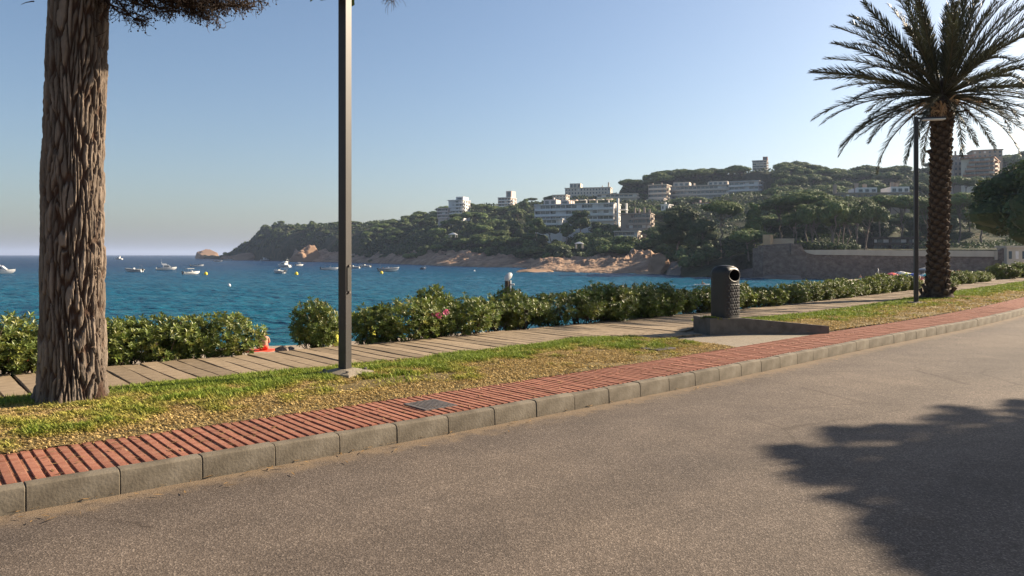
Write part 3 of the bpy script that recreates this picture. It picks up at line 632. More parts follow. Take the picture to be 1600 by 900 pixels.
# ------------------------------------------------------------------ buildings
cube = MB().box(-.5, .5, -.5, .5, -.5, .5).mesh('unit'); CUBES = {}
def cb(name, parent, mat, x0, x1, y0, y1, z0, z1):
    me = CUBES.get(mat.name)
    if me is None: me = cube.copy(); me.materials.append(mat); CUBES[mat.name] = me
    return obj(name, me, None, parent, ((x0 + x1) / 2, (y0 + y1) / 2, (z0 + z1) / 2), 0, (x1 - x0, y1 - y0, z1 - z0))
PROT = []        # pixel boxes of facades that stay in view, with their distance
def block(px0, px1, ytop, ybase, Y, yaw, name, label, storeys, bays, wall, band=None, depth=12, style='balcony', prot=True, gable=2, roof=None, chim=(), step=0, awn=None, pent=(), shell=True):
    """flat-roofed block: local x along the facade, -y the front; yaw turns the right gable to the camera"""
    a = R(yaw); p0 = at(px0, ybase, Y); W_ = (px1 - px0) / F * Y / (math.cos(a) + .25 * math.sin(a)); Hh = (ybase - ytop) / F * Y; sh = Hh / storeys
    e = tag(empty(name, (p0.x, p0.y + W_ * math.sin(a), p0.z), -a), label, 'building'); band = band or wall
    down = 16
    cb('wall', e, wall, 0, W_, 0, depth, -down, Hh)
    bw = W_ / bays
    for k in range(storeys):
        z0 = k * sh; ins = step * k
        x_l = ins
        if style == 'balcony':
            bal = cb('balcony', e, band, x_l + bw * .04, W_ - bw * .04, -1.5, -.003, z0 - .15, z0 + .12)
            sub(cb('parapet', e, band, x_l + bw * .04, W_ - bw * .04, -1.6, -1.45, z0 - .15, z0 + sh * .36), bal)
            for i in range(bays + 1):
                if i % 3 == 0: cb('divider', e, wall, min(max(i * bw, x_l) - .12 + bw * .05, W_ - .3), min(max(i * bw, x_l) + .12 + bw * .05, W_ - .06), -1.4, -.004, z0 + .13, z0 + sh - .2)
        for i in range(bays):
            if i * bw < x_l - .1: continue
            g = random.random(); ww = bw * (.90 if style != 'punched' else .45); xo = i * bw + (bw - ww) / 2
            zb = z0 + (.13 if style == 'balcony' else sh * .3); zt = z0 + sh * (.9 if style == 'balcony' else .78)
            f = cb('window', e, m_glass if g > .16 else m_whitec, xo, xo + ww, -.06, .1, zb, zt)
            if awn and random.random() < awn: sub(cb('awning', e, m_whitec if random.random() < .5 else m_offwhite, xo - .2, xo + ww + .2, -1.1, -.1, zt - .25, zt - .12), f)
        for i in range(gable):
            yy = depth * (i + .5) / gable
            cb('gable_window', e, m_glass, W_ - .1, W_ + .06, yy - 1.0, yy + 1.0, z0 + sh * .25, z0 + sh * .78)
            if style == 'balcony' and i == 0:
                cb('gable_balcony', e, band, W_ + .004, W_ + 1.3, yy - 2.2, yy + 2.2, z0 - .12, z0 + sh * .34)
    cb('roof_slab', e, band, -.4, W_ + .4, -1.3 if style == 'balcony' else -.4, depth + .4, Hh + .003, Hh + .45)
    for (cx, cw, ch) in chim:
        c_ = cb('chimney', e, wall, W_ * cx, W_ * cx + cw, depth * .3, depth * .3 + cw, Hh + .45, Hh + ch); 
    for (x0, x1, ch, mt) in pent:
        pn = cb('penthouse', e, mt, W_ * x0, W_ * x1, 1.5, depth - 1.5, Hh + .452, Hh + ch)
        nb = max(1, int((x1 - x0) * bays))
        for i in range(nb):
            xa = W_ * x0 + (i + .2) * W_ * (x1 - x0) / nb; sub(cb('window', e, m_glass, xa, xa + .6 * W_ * (x1 - x0) / nb, 1.44, 1.6, Hh + .8, Hh + ch - .7), pn)
    if prot: PROT.append((px0 - 1, px1 + 3, ytop - 3, ybase, Y))
    return e
# the big white hotel
h = block(838, 972, 318, 345, 400, 22, 'hotel_building', 'long white hotel with blue grey glazing and stacked balcony bands', 3, 15, m_plaster_w, m_white, 14, awn=.1,
          pent=((.10, .26, 3.2, m_plaster_p), (.32, .42, 2.6, m_plaster_p)), chim=((.2, .8, 4.4), (.45, .6, 3), (.62, .6, 2.6), (.75, .6, 3), (.9, .6, 2.8)))
Wh = (972 - 838) / F * 400 / (math.cos(R(22)) + .25 * math.sin(R(22)))
cb('stair_tower', h, m_white, Wh + 1.6, Wh + 2.5, -1.0, 1, -6, 11.8); cb('stair_tower', h, m_white, Wh + 4.6, Wh + 5.3, 6, 8, -6, 9.6)
for k in range(4):
    cb('end_balcony', h, m_white, Wh + .01, Wh + 5.5, 3.01, 9, k * 3.05 - 3.3, k * 3.05 - 2.9)
for k in range(5): cb('roof_awning', h, m_offwhite if k % 2 else m_plaster_p, Wh * (.44 + .11 * k), Wh * (.52 + .11 * k), 1, 5, 11.6, 11.9); cb('roof_post', h, m_dark, Wh * (.445 + .11 * k), Wh * (.45 + .11 * k), 1.2, 1.5, 9.6, 11.6)
block(846, 882, 343, 359, 392, 22, 'hotel_annex', 'low white wing below the left half of the hotel', 2, 4, m_plaster_w, m_white, 8)
block(700, 726, 313, 334, 545, 22, 'stepped_apartments', 'white stepped apartments on the ridge furthest left', 4, 4, m_plaster_w, m_plaster_w, 12, step=1.8, chim=((.6, 1, 2),), gable=3, pent=((.45, .95, 2.8, m_plaster_w),))
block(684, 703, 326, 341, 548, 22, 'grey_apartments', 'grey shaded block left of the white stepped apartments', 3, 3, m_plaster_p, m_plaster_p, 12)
block(779, 800, 309, 323, 590, 22, 'pink_tower', 'pinkish apartment block with roof tower behind the hotel trees', 3, 4, m_plaster_p, m_white, 12, gable=2, pent=((.55, 1.0, 5.5, m_plaster_p),))
block(884, 958, 293, 309, 590, 14, 'ridge_hotel', 'long grey beige block on the skyline above the white hotel', 3, 15, m_plaster_c, m_plaster_c, 14, 'punched', chim=((.93, 1.2, 4.5), (.8, .8, 2)), pent=((.1, .34, 4.0, m_plaster_c),))
block(935, 1000, 303, 309, 520, 16, 'low_terrace', 'low cream terrace house between skyline block and white hotel', 1, 9, m_plaster_c, m_plaster_c, 9)
block(864, 886, 305, 313, 470, 18, 'small_villa', 'small cream villa on the ridge left of the skyline block', 2, 4, m_plaster_c, m_plaster_c, 9, 'punched')
block(1016, 1045, 289, 310, 520, 26, 'corner_apartments', 'square cream apartments with sunlit right gable above the terraced flats', 3, 4, m_plaster_b, m_plaster_c, 13, chim=((.1, .8, 2), (.6, .8, 2)))
block(1013, 1040, 311, 315, 505, 26, 'salmon_terrace', 'salmon garden terrace under the square cream apartments', 1, 5, m_plaster_p, m_plaster_p, 8, 'punched')
block(1057, 1150, 289, 311, 520, 22, 'terraced_apartments', 'long cream terraced apartments with deep balconies below the hilltop pines', 3, 14, m_plaster_c, m_plaster_c, 14, chim=((.1, .8, 3), (.2, 1.6, 3.2), (.36, 1, 2.5), (.6, 1, 2.5), (.8, 1, 2)), pent=((.02, .3, 3.2, m_plaster_c), (.62, .95, 3.0, m_plaster_c)), awn=.15)
block(1146, 1192, 283, 312, 505, 30, 'balcony_block', 'cream block with bright stacked balconies at the right of the terraced apartments', 4, 6, m_plaster_p, m_plaster_w, 14, gable=3, awn=.2)
block(1178, 1200, 251, 270, 600, 20, 'hilltop_tower', 'tall cream tower block alone on the hilltop', 5, 4, m_plaster_p, m_plaster_c, 15, pent=((.72, 1.05, 3.4, m_brick),), gable=2)
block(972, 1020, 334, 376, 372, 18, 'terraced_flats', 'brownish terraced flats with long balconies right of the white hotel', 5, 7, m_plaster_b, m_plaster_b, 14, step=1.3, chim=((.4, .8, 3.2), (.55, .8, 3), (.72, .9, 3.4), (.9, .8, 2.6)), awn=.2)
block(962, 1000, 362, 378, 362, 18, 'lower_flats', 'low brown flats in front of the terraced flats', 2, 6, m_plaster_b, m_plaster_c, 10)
block(1034, 1046, 320, 329, 440, 30, 'white_cottage', 'small white cottage left of the pink roofed house', 1, 2, m_plaster_w, None, 8, 'punched', chim=((.3, .9, 1.8),))
block(1086, 1112, 317, 324, 450, 34, 'pink_roof_house', 'small pink roofed house below the terraced apartments', 1, 4, m_plaster_p, m_roof, 9, 'punched', chim=((.3, .9, 2),))
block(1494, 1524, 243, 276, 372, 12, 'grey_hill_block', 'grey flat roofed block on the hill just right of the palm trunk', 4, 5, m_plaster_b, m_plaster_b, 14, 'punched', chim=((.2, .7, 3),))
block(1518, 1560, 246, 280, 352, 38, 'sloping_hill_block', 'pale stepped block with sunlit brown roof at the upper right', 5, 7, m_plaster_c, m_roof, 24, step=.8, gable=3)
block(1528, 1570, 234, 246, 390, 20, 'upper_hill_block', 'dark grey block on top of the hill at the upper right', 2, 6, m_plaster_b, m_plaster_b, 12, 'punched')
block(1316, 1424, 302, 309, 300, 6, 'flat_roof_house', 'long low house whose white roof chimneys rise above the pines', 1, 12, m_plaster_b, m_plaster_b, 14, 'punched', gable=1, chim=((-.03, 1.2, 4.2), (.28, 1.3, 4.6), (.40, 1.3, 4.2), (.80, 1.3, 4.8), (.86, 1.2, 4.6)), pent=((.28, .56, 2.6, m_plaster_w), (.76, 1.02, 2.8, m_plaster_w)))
block(1364, 1436, 373, 392, 212, 4, 'wooden_villa', 'dark two storey villa among the pines behind the sea wall', 2, 8, m_dark, m_dark, 10, prot=True, gable=1)
block(1576, 1606, 387, 412, 184, 8, 'beach_kiosk', 'cream kiosk with pale door at the right end of the sea wall', 1, 3, m_parapet, m_parapet, 5, 'punched', gable=1)
def hut(px, py, Y, w_, h_, label, rm=m_white):
    p = at(px, py, Y); e = tag(empty('hut', p, -.3), label, 'hut'); w_ *= .8
    for x in (-w_ / 2 + .15, w_ / 2 - .15):
        for y in (-w_ / 3, w_ / 3): cb('post', e, m_offwhite, x - .12, x + .12, y - .12, y + .12, -.8, h_)
    MB().add([(-w_ / 2 - .4, -w_ / 3 - .4, h_), (w_ / 2 + .4, -w_ / 3 - .4, h_), (w_ / 2 + .4, w_ / 3 + .4, h_), (-w_ / 2 - .4, w_ / 3 + .4, h_), (0, 0, h_ + w_ * .28)], [(0, 1, 4), (1, 2, 4), (2, 3, 4), (3, 0, 4), (3, 2, 1, 0)]).build('roof', rm, e)
    PROT.append((px - 5, px + 5, py - 8, py, Y))
hut(905, 385, 300, 3.6, 1.1, 'small white pavilion among the trees above the rocky spit')
hut(708, 369, 420, 5, .9, 'white roofed hut among the pines below the stepped apartments')

# ------------------------------------------------------------------ trees
def leaf_cloud(centers, radii, flat_, n, size, g, up=.35):
    """leaf cards on and near the surfaces of the given lobes: returns V (n*4,3), F, colour"""
    k = g.choice(len(centers), n, p=(radii ** 2) / (radii ** 2).sum())
    d = g.normal(size=(n, 3)); d /= np.linalg.norm(d, axis=1)[:, None]
    d[:, 2] = np.where(d[:, 2] < -.35, -d[:, 2], d[:, 2])
    rr = radii[k] * (.78 + .30 * g.random(n)); p = centers[k] + d * rr[:, None] * np.array([1, 1, flat_])
    nrm = d * np.array([1, 1, 1 / max(flat_, .3)]) + g.normal(size=(n, 3)) * .55 + np.array([0, 0, up]); nrm /= np.linalg.norm(nrm, axis=1)[:, None]
    a = np.cross(nrm, g.normal(size=(n, 3))); a /= np.linalg.norm(a, axis=1)[:, None]; b = np.cross(nrm, a)
    s1 = size * (.5 + .8 * g.random(n))[:, None]; s2 = s1 * (.45 + .4 * g.random(n))[:, None]
    V = np.stack([p - a * s1, p - b * s2, p + a * s1, p + b * s2], 1).reshape(-1, 3)
    Fc = np.arange(n * 4).reshape(n, 4)
    C = (.62 + .7 * g.random(n))[:, None] * np.array([1, 1, 1]) * (1 + .18 * g.normal(size=(n, 1)) * np.array([[1, .3, .2]]))
    return V, Fc, np.repeat(np.clip(C, .3, 1.7), 4, 0)
def crown_mesh(name, centers, radii, flat_, n, size, seed, mat, up=.35, core=.80):
    g = np.random.default_rng(seed)
    V, Fc, C = leaf_cloud(np.asarray(centers, float), np.asarray(radii, float), flat_, n, size, g, up)
    Vs, Fs, Cs = [V], [Fc], [C]; off = len(V)
    if core:
        nth, nph = 7, 10
        for c, r in zip(centers, radii):
            T_, Ph = np.meshgrid(np.linspace(0.02, math.pi - .02, nth), np.linspace(0, 2 * math.pi, nph, endpoint=False), indexing='ij')
            dd = np.stack([np.sin(T_) * np.cos(Ph), np.sin(T_) * np.sin(Ph), np.cos(T_) * flat_], -1) * (r * core * (.85 + .3 * g.random(T_.shape)))[..., None]
            Vs.append((dd + np.asarray(c)).reshape(-1, 3)); Fs.append(grid_faces(nth, nph, True) + off); Cs.append(np.full((nth * nph, 3), .8)); off += nth * nph
    me = pymesh(name, np.concatenate(Vs), np.concatenate(Fs), np.concatenate(Cs)); me.materials.append(mat); return me
def limb(mb, a, b, r0, r1, g, n=6, seg=5, wob=.08, sag=0):
    a = np.array(a, float); b = np.array(b, float); L_ = np.linalg.norm(b - a); pts = []
    for i in range(seg + 1):
        u = i / seg; p = a + (b - a) * u; p[2] += sag * math.sin(math.pi * u) * L_
        if 0 < i < seg: p += g.normal(size=3) * wob * L_ * .4
        pts.append(p)
    mb.tube(pts, [r0 + (r1 - r0) * i / seg for i in range(seg + 1)], n)
    return pts
def umbrella_pine(seed, n=1500, size=.42, Hh=12., Rr=5.5, mat=None, flat_=.42, n_l=13):
    g = np.random.default_rng(seed); cs = []; rs = []
    for i in range(n_l):
        a = g.random() * 6.283; q = Rr * .72 * math.sqrt((i + .4) / n_l); r = Rr * (.30 + .16 * g.random())
        cs.append((q * math.cos(a), q * math.sin(a), Hh - r * flat_ - (q / Rr) ** 2 * Rr * .34 + g.normal() * .25)); rs.append(r)
    cm = crown_mesh('crown', cs, rs, flat_, n, size, seed, mat or m_pine_leaf)
    mb = MB(); top = (g.normal() * .5, g.normal() * .5, Hh * .66); limb(mb, (0, 0, -1.5), top, .30, .2, g, 7, 6, .05)
    for i in range(7):
        c = cs[g.integers(n_l)]; limb(mb, top if i % 2 else (top[0] * .8, top[1] * .8, Hh * .55), (c[0] * .9, c[1] * .9, c[2] - .2), .13, .05, g, 5, 4, .1)
    tm = mb.mesh('trunk', True); tm.materials.append(m_bark_far); return cm, tm
def round_tree(seed, n=1700, size=.42, Hh=10., Rr=4.0, mat=None, n_l=16):
    g = np.random.default_rng(seed); cs = []; rs = []
    for i in range(n_l):
        a = g.random() * 6.283; u = g.random(); zc = Hh * (.34 + .52 * u); wd = Rr * (1.0 - .75 * abs(u - .35) ** 1.3)
        q = wd * math.sqrt(g.random()) * .8; r = Rr * (.30 + .2 * g.random()); cs.append((q * math.cos(a), q * math.sin(a), zc)); rs.append(r)
    cm = crown_mesh('crown', cs, rs, .8, n, size, seed, mat or m_broad_leaf)
    mb = MB(); limb(mb, (0, 0, -1.5), (0, 0, Hh * .6), .24, .12, g, 7, 5, .04)
    for i in range(5): c = cs[i]; limb(mb, (0, 0, Hh * (.25 + .06 * i)), c, .1, .04, g, 5, 4, .08)
    tm = mb.mesh('trunk', True); tm.materials.append(m_bark_far); return cm, tm
def poplar(seed, n=1500, size=.35, Hh=13., Rr=1.9):
    g = np.random.default_rng(seed); cs = []; rs = []
    for i in range(14):
        u = (i + .5) / 14; r = Rr * (.5 + .75 * math.sin(math.pi * min(1, u * .9 + .12))) * .8; cs.append((g.normal() * .35, g.normal() * .35, Hh * (.1 + .84 * u))); rs.append(r)
    cm = crown_mesh('crown', cs, rs, 1.15, n, size, seed, m_pine_leaf)
    mb = MB(); limb(mb, (0, 0, -1.5), (0, 0, Hh * .8), .22, .06, g); tm = mb.mesh('trunk', True); tm.materials.append(m_bark_far); return cm, tm
def shrub_tree(seed, n=800, size=.32, Hh=3.2, Rr=2.4, mat=None):
    g = np.random.default_rng(seed); cs = [(g.normal() * Rr * .45, g.normal() * Rr * .45, Hh * (.25 + .35 * g.random())) for _ in range(8)]; rs = [Rr * (.35 + .2 * g.random()) for _ in cs]
    cm = crown_mesh('crown', cs, rs, .75, n, size, seed, mat or m_broad_leaf); mb = MB(); limb(mb, (0, 0, -1.0), (0, 0, Hh * .5), .1, .05, g); tm = mb.mesh('trunk', True); tm.materials.append(m_bark_far); return cm, tm
def plant(name, variant, loc, rz, sc_, label, cat, group=None):
    e = tag(empty(name, loc, rz), label, cat, group); e.scale = sc_ if hasattr(sc_, '__len__') else (sc_,) * 3
    obj('crown', variant[0], None, e); obj('trunk', variant[1], None, e); return e
ORD = 'first second third fourth fifth sixth seventh eighth ninth tenth eleventh twelfth thirteenth fourteenth'.split()
UP = [umbrella_pine(100 + k, 1900, .45, Hh=9.5 + k * .4, Rr=6.6 + .5 * (k % 3), flat_=.55, n_l=15) for k in range(6)]
AP = [round_tree(200 + k, Hh=9.5 + .5 * k, mat=m_pine_leaf) for k in range(4)]
BR = [round_tree(250 + k, Hh=9 + .5 * k) for k in range(4)]
SH = [shrub_tree(300 + k) for k in range(4)]
BIGU = [umbrella_pine(400 + k, 5200, .27, 16.5, 7.2, None, .46, 20) for k in range(3)]
BIGR = [round_tree(430 + k, 5200, .27, 14.5, 5.4, None, 22) for k in range(2)]
NT = {}
def blocked(px, ytop, ybot, hw, Y):
    for (a, b, t, q, yb) in PROT:
        if Y < yb + 16 and px + hw > a and px - hw < b:
            if Y > yb - 1.5 and abs(px - (a + b) / 2) < (b - a) / 2 + hw: return True
            vis = q - .32 * (q - t)
            if ytop < vis: return True
    return False
trng = np.random.default_rng(77)
def scatter(n, pa, pb, ua, ub, kinds, hmin, hmax, mind, label, group, name, cat='tree', tries=8000, power=1.0, sink=.30):
    pts = []; c = 0
    for _ in range(tries):
        if c >= n: break
        px = pa + (pb - pa) * trng.random(); ys, yr = np.interp(px, TX[:, 0], TX[:, 1]), np.interp(px, TX[:, 0], TX[:, 2])
        u = ua + (ub - ua) * trng.random() ** power; Y = ys + (yr - ys) * u; X = (px - 800) / F * Y; z = float(tz(px, Y))
        k = kinds[trng.integers(len(kinds))]; hgt = hmin + (hmax - hmin) * trng.random(); h0 = VH[id(k[0])]; s_ = hgt / h0[0]
        hw = h0[1] * s_ / Y * F; yt = 398 - (z + hgt * .75 - CZ) / Y * F; yb = 398 - (z - CZ) / Y * F
        if blocked(px, yt, yb, hw * .85, Y): continue
        md = mind * h0[1] * s_
        if any((X - a) ** 2 + (Y - b) ** 2 < md * md for a, b in ALLT[-900:]): continue
        ALLT.append((X, Y)); w_ = s_ * (.9 + .35 * trng.random())
        plant(name, k, (X, Y, z - .2 - (sink * hgt if u > .2 else .12 * hgt)), trng.random() * 6.28, (w_, w_, s_), label, cat, group); c += 1
    NT[label] = c
ALLT = []; VH = {}
for L_, r_ in ((UP, 7.1), (AP, 4.0), (BR, 4.0), (SH, 2.6), (BIGU, 7.2), (BIGR, 5.4)):
    for v in L_:
        zs = np.zeros(len(v[0].vertices) * 3); v[0].vertices.foreach_get('co', zs); VH[id(v[0])] = (zs[2::3].max(), r_)
# special trees first
def put(name, variants, k, px, ytop, Y, hgt, label, group=None, wide=1.0, zb=None, cat='tree'):
    v = variants[k]; h0 = VH.get(id(v[0]), (13, 2))
    ztop = CZ + (398 - ytop) / F * Y; s_ = hgt / h0[0]; X = (px - 800) / F * Y; ALLT.append((X, Y))
    return plant(name, v, (X, Y, ztop - hgt), k * 1.3 + px * .1, (s_ * wide, s_ * wide, s_), label, cat, group)
PO = [poplar(500)]; VH[id(PO[0][0])] = (13.6, 2)
put('poplar_tree', PO, 0, 1178, 312, 232, 14, 'tall narrow light green poplar above the dark pines', wide=1.28)
put('pine_tree', BIGR, 0, 1062, 318, 236, 17, 'dark rounded pine overlapping the terraced flats', wide=1.25)
put('pine_tree', BIGU, 0, 1128, 312, 228, 17.5, 'dark umbrella pine just left of the tall poplar', wide=.95)
put('pine_tree', BIGR, 1, 1098, 340, 222, 12, 'dark pine lower down between the two tall crowns left of the poplar', wide=1.1)
put('pine_tree', UP, 2, 1172, 356, 208, 9.5, 'bright green umbrella pine beside the ochre gable', wide=1.0)
big = [(1218, 306, 236, 0), (1262, 298, 230, 1), (1300, 312, 222, 2), (1338, 308, 224, 0), (1374, 304, 230, 1), (1412, 304, 228, 2), (1450, 312, 232, 0), (1500, 300, 226, 1), (1536, 306, 232, 2), (1580, 300, 240, 0), (1240, 316, 248, 2), (1320, 318, 250, 1), (1480, 318, 250, 2), (1556, 300, 262, 1)]
for i, (px, yt, Y, k) in enumerate(sorted(big)):
    put('pine_tree', BIGU, k, px, yt, Y, 17.5, f'tall umbrella pine behind the sea wall, {ORD[i]} of fourteen from left', 'pines behind the sea wall', 1.0)
for i in range(12):
    px = 1195 + i * 36 + trng.normal() * 6; put('pine_tree', BIGR if i % 3 else BIGU, i % 2, px, 330 + trng.random() * 12, 250 + trng.random() * 25, 16, 'dark pine filling the shade deep in the grove', 'dark pines deep in the grove', 1.1)
for i, (px, yt, Y, hgt, k) in enumerate([(1555, 418, 76, 3.2, 0)]): pass
front = [(906, 327, 380, 13, BR, 0, 'dark green tree in front of the middle of the hotel'), (862, 352, 374, 10, UP, 1, 'umbrella pine below the left end of the hotel'), (885, 347, 378, 10, AP, 2, 'pine left of the tree before the hotel'),
         (934, 346, 378, 11, BR, 2, 'dark tree right of the tree before the hotel'), (958, 350, 376, 11, AP, 0, 'pine below the right end of the hotel'), (838, 340, 380, 11, AP, 3, 'pine at the left corner of the hotel'),
         (948, 362, 362, 10, BR, 1, 'dark tree between the hotel and the terraced flats'), (990, 372, 345, 9, BR, 3, 'dark tree below the terraced flats'), (1012, 376, 340, 9, UP, 4, 'umbrella pine below the right of the terraced flats'), (1030, 352, 350, 11, UP, 0, 'umbrella pine right of the terraced flats'),
         (712, 333, 530, 9, UP, 3, 'umbrella pine below the white stepped apartments'), (730, 330, 528, 9, UP, 5, 'umbrella pine right below the stepped apartments'), (752, 318, 560, 10, UP, 1, 'umbrella pine on the ridge between the two white blocks'), (820, 310, 560, 11, AP, 1, 'round pine right of the pinkish tower block'), (790, 322, 560, 10, UP, 2, 'umbrella pine below the pinkish tower block')]
for (px, yt, Y, hg, vv, k, lab) in front: put('pine_tree', vv, k, px, yt, Y, hg, lab)
for i, px in enumerate([1062, 1076, 1092, 1108, 1124, 1140, 1156, 1172, 1190, 1206]): put('pine_tree', UP, i % 6, px, 309 + (i * 7) % 5, 478, 10, f'umbrella pine at the foot of the terraced apartments, {ORD[i]} of ten from left', 'pines at the foot of the terraced apartments', .85)
for i, px in enumerate([1304, 1326, 1346, 1366, 1388, 1408, 1428]): put('pine_tree', UP, (i * 2) % 6, px, 305 + (i * 5) % 4, 284, 10, f'umbrella pine before the white roof chimneys, {ORD[i]} of seven from left', 'pines before the chimney house', .8)
for i, px in enumerate([1492, 1508, 1524, 1540, 1556]): put('pine_tree', UP, (i * 2 + 1) % 6, px, 274 + (i * 3) % 5, 338, 11, f'umbrella pine below the upper right blocks, {ORD[i]} of five from left', 'pines below the upper right blocks', .8)
# woods by zone
scatter(26, 405, 560, .5, 1.02, UP + AP, 5, 9, .55, 'small dark pine along the top of the far cliff', 'pines on the far cliff', 'pine_tree')
scatter(34, 350, 560, .02, .6, SH + AP, 3, 7, .6, 'dark scrubby tree clinging to the far cliff slope', 'trees on the far cliff slope', 'cliff_tree', 'shrub')  # stunted trees of the far cliff, built from shrub and round pine shapes
scatter(84, 555, 840, .08, .85, UP + UP + AP + BR, 8, 12.5, .52, 'umbrella pine in the wood left of the white hotel', 'pines left of the hotel', 'pine_tree')
scatter(28, 560, 880, .8, 1.08, UP, 6, 9, .5, 'umbrella pine on the ridge left of the skyline block', 'pines on the left ridge', 'pine_tree')
scatter(80, 840, 1075, .06, .65, BR + AP + UP, 8, 13, .5, 'dark tree on the slope below the hotel and the terraced flats', 'trees below the hotel', 'hillside_tree')
scatter(56, 940, 1320, .45, .95, UP + UP + AP, 8.5, 12.5, .45, 'dense umbrella pine around the hilltop apartments', 'pines around the hilltop apartments', 'pine_tree')
scatter(52, 1180, 1640, .22, .95, UP + UP + AP, 8.5, 13, .45, 'umbrella pine high on the right hillside', 'pines on the right hillside', 'pine_tree')
scatter(58, 930, 1640, .9, 1.03, UP, 11, 15, .36, 'umbrella pine on the skyline of the hill', 'pines on the skyline', 'pine_tree', sink=.5)
scatter(70, 560, 1170, .09, .2, SH, 2.5, 5, .7, 'low green shrub at the upper edge of the shore rocks', 'shrubs above the shore rocks', 'shrub', 'shrub')
scatter(34, 1040, 1180, -.02, .12, SH + BR, 3, 7, .6, 'leafy shrub above the dark rocks by the sea wall', 'shrubs above the dark rocks', 'shrub', 'shrub')
for i in range(7):
    px = 1262 + i * 11 + trng.normal() * 3; p = at(px, 391, 193 + trng.random() * 3); plant('shrub', SH[i % 4], (p.x, p.y, 2.2), i, (.8, .8, .75 + .3 * trng.random()), 'pale green shrub behind the sea wall parapet', 'shrub', 'shrubs behind the parapet')
# bare leaning trunks lit in the grove
for i in range(12):
    px = 1248 + i * 9.5 + trng.normal() * 3; p = at(px, 388, 205 + trng.random() * 5); g = np.random.default_rng(600 + i); mb = MB()
    top = limb(mb, (0, 0, -2), (g.normal() * 1.6, g.normal(), 10 + g.random() * 2), .2, .1, g, 6, 6, .05)
    for k in range(3): q = top[3 + k]; limb(mb, q, (q[0] + g.normal() * 2.5, q[1] + g.normal(), q[2] + 1.5 + g.random() * 2), .1, .04, g, 5, 4, .1)
    tr_ = tag(empty('pine_tree', (p.x, p.y, 2.4)), 'slender pine with a bare pale trunk behind the parapet', 'tree', 'bare trunked pines behind the parapet')
    mb.build('trunk', m_bark_far, tr_, True); c_ = obj('crown', UP[i % 6][0], None, tr_, (top[-1][0], top[-1][1], 1.5), i, (.55, .55, 1.0))
open('/tmp/trees.txt', 'w').write(repr(NT)) if False else None

# low scrub covering the hillside between the trees
def scrub(n, seed):
    g = np.random.default_rng(seed)
    px = 350 + (1700 - 350) * g.random(n); ys = np.interp(px, TX[:, 0], TX[:, 1]); yr = np.interp(px, TX[:, 0], TX[:, 2]); u = .02 + 1.03 * g.random(n); Y = ys + (yr - ys) * u
    X = (px - 800) / F * Y; cl_ = fbm(X * .06, Y * .06, 91); k = (cl_ > .36) & ~((px < 560) & (cl_ < .5)); px, Y, X, cl_ = px[k], Y[k], X[k], cl_[k]; n = len(px)
    z = tz(px, Y) + g.random(n) * 2.4 * np.clip(cl_ * 2 - .4, .2, 1.2)
    nrm = g.normal(size=(n, 3)) + np.array([0, -.3, .5]); nrm /= np.linalg.norm(nrm, axis=1)[:, None]
    a = np.cross(nrm, g.normal(size=(n, 3))); a /= np.linalg.norm(a, axis=1)[:, None]; b = np.cross(nrm, a); s1 = ((.5 + .8 * g.random(n)) * Y / 520)[:, None]
    p = np.stack([X, Y, z], -1); V = np.stack([p - a * s1, p - b * s1 * .6, p + a * s1, p + b * s1 * .6], 1).reshape(-1, 3)
    C = np.repeat((.55 + .7 * g.random(n))[:, None] * np.ones(3), 4, 0)
    me = pymesh('hillside_scrub', V, np.arange(n * 4).reshape(n, 4), C); tag(obj('hillside_scrub', me, m_broad_leaf), 'low dark scrub covering the hillside between the trees', 'scrub', None, 'stuff')
scrub(90000, 5)

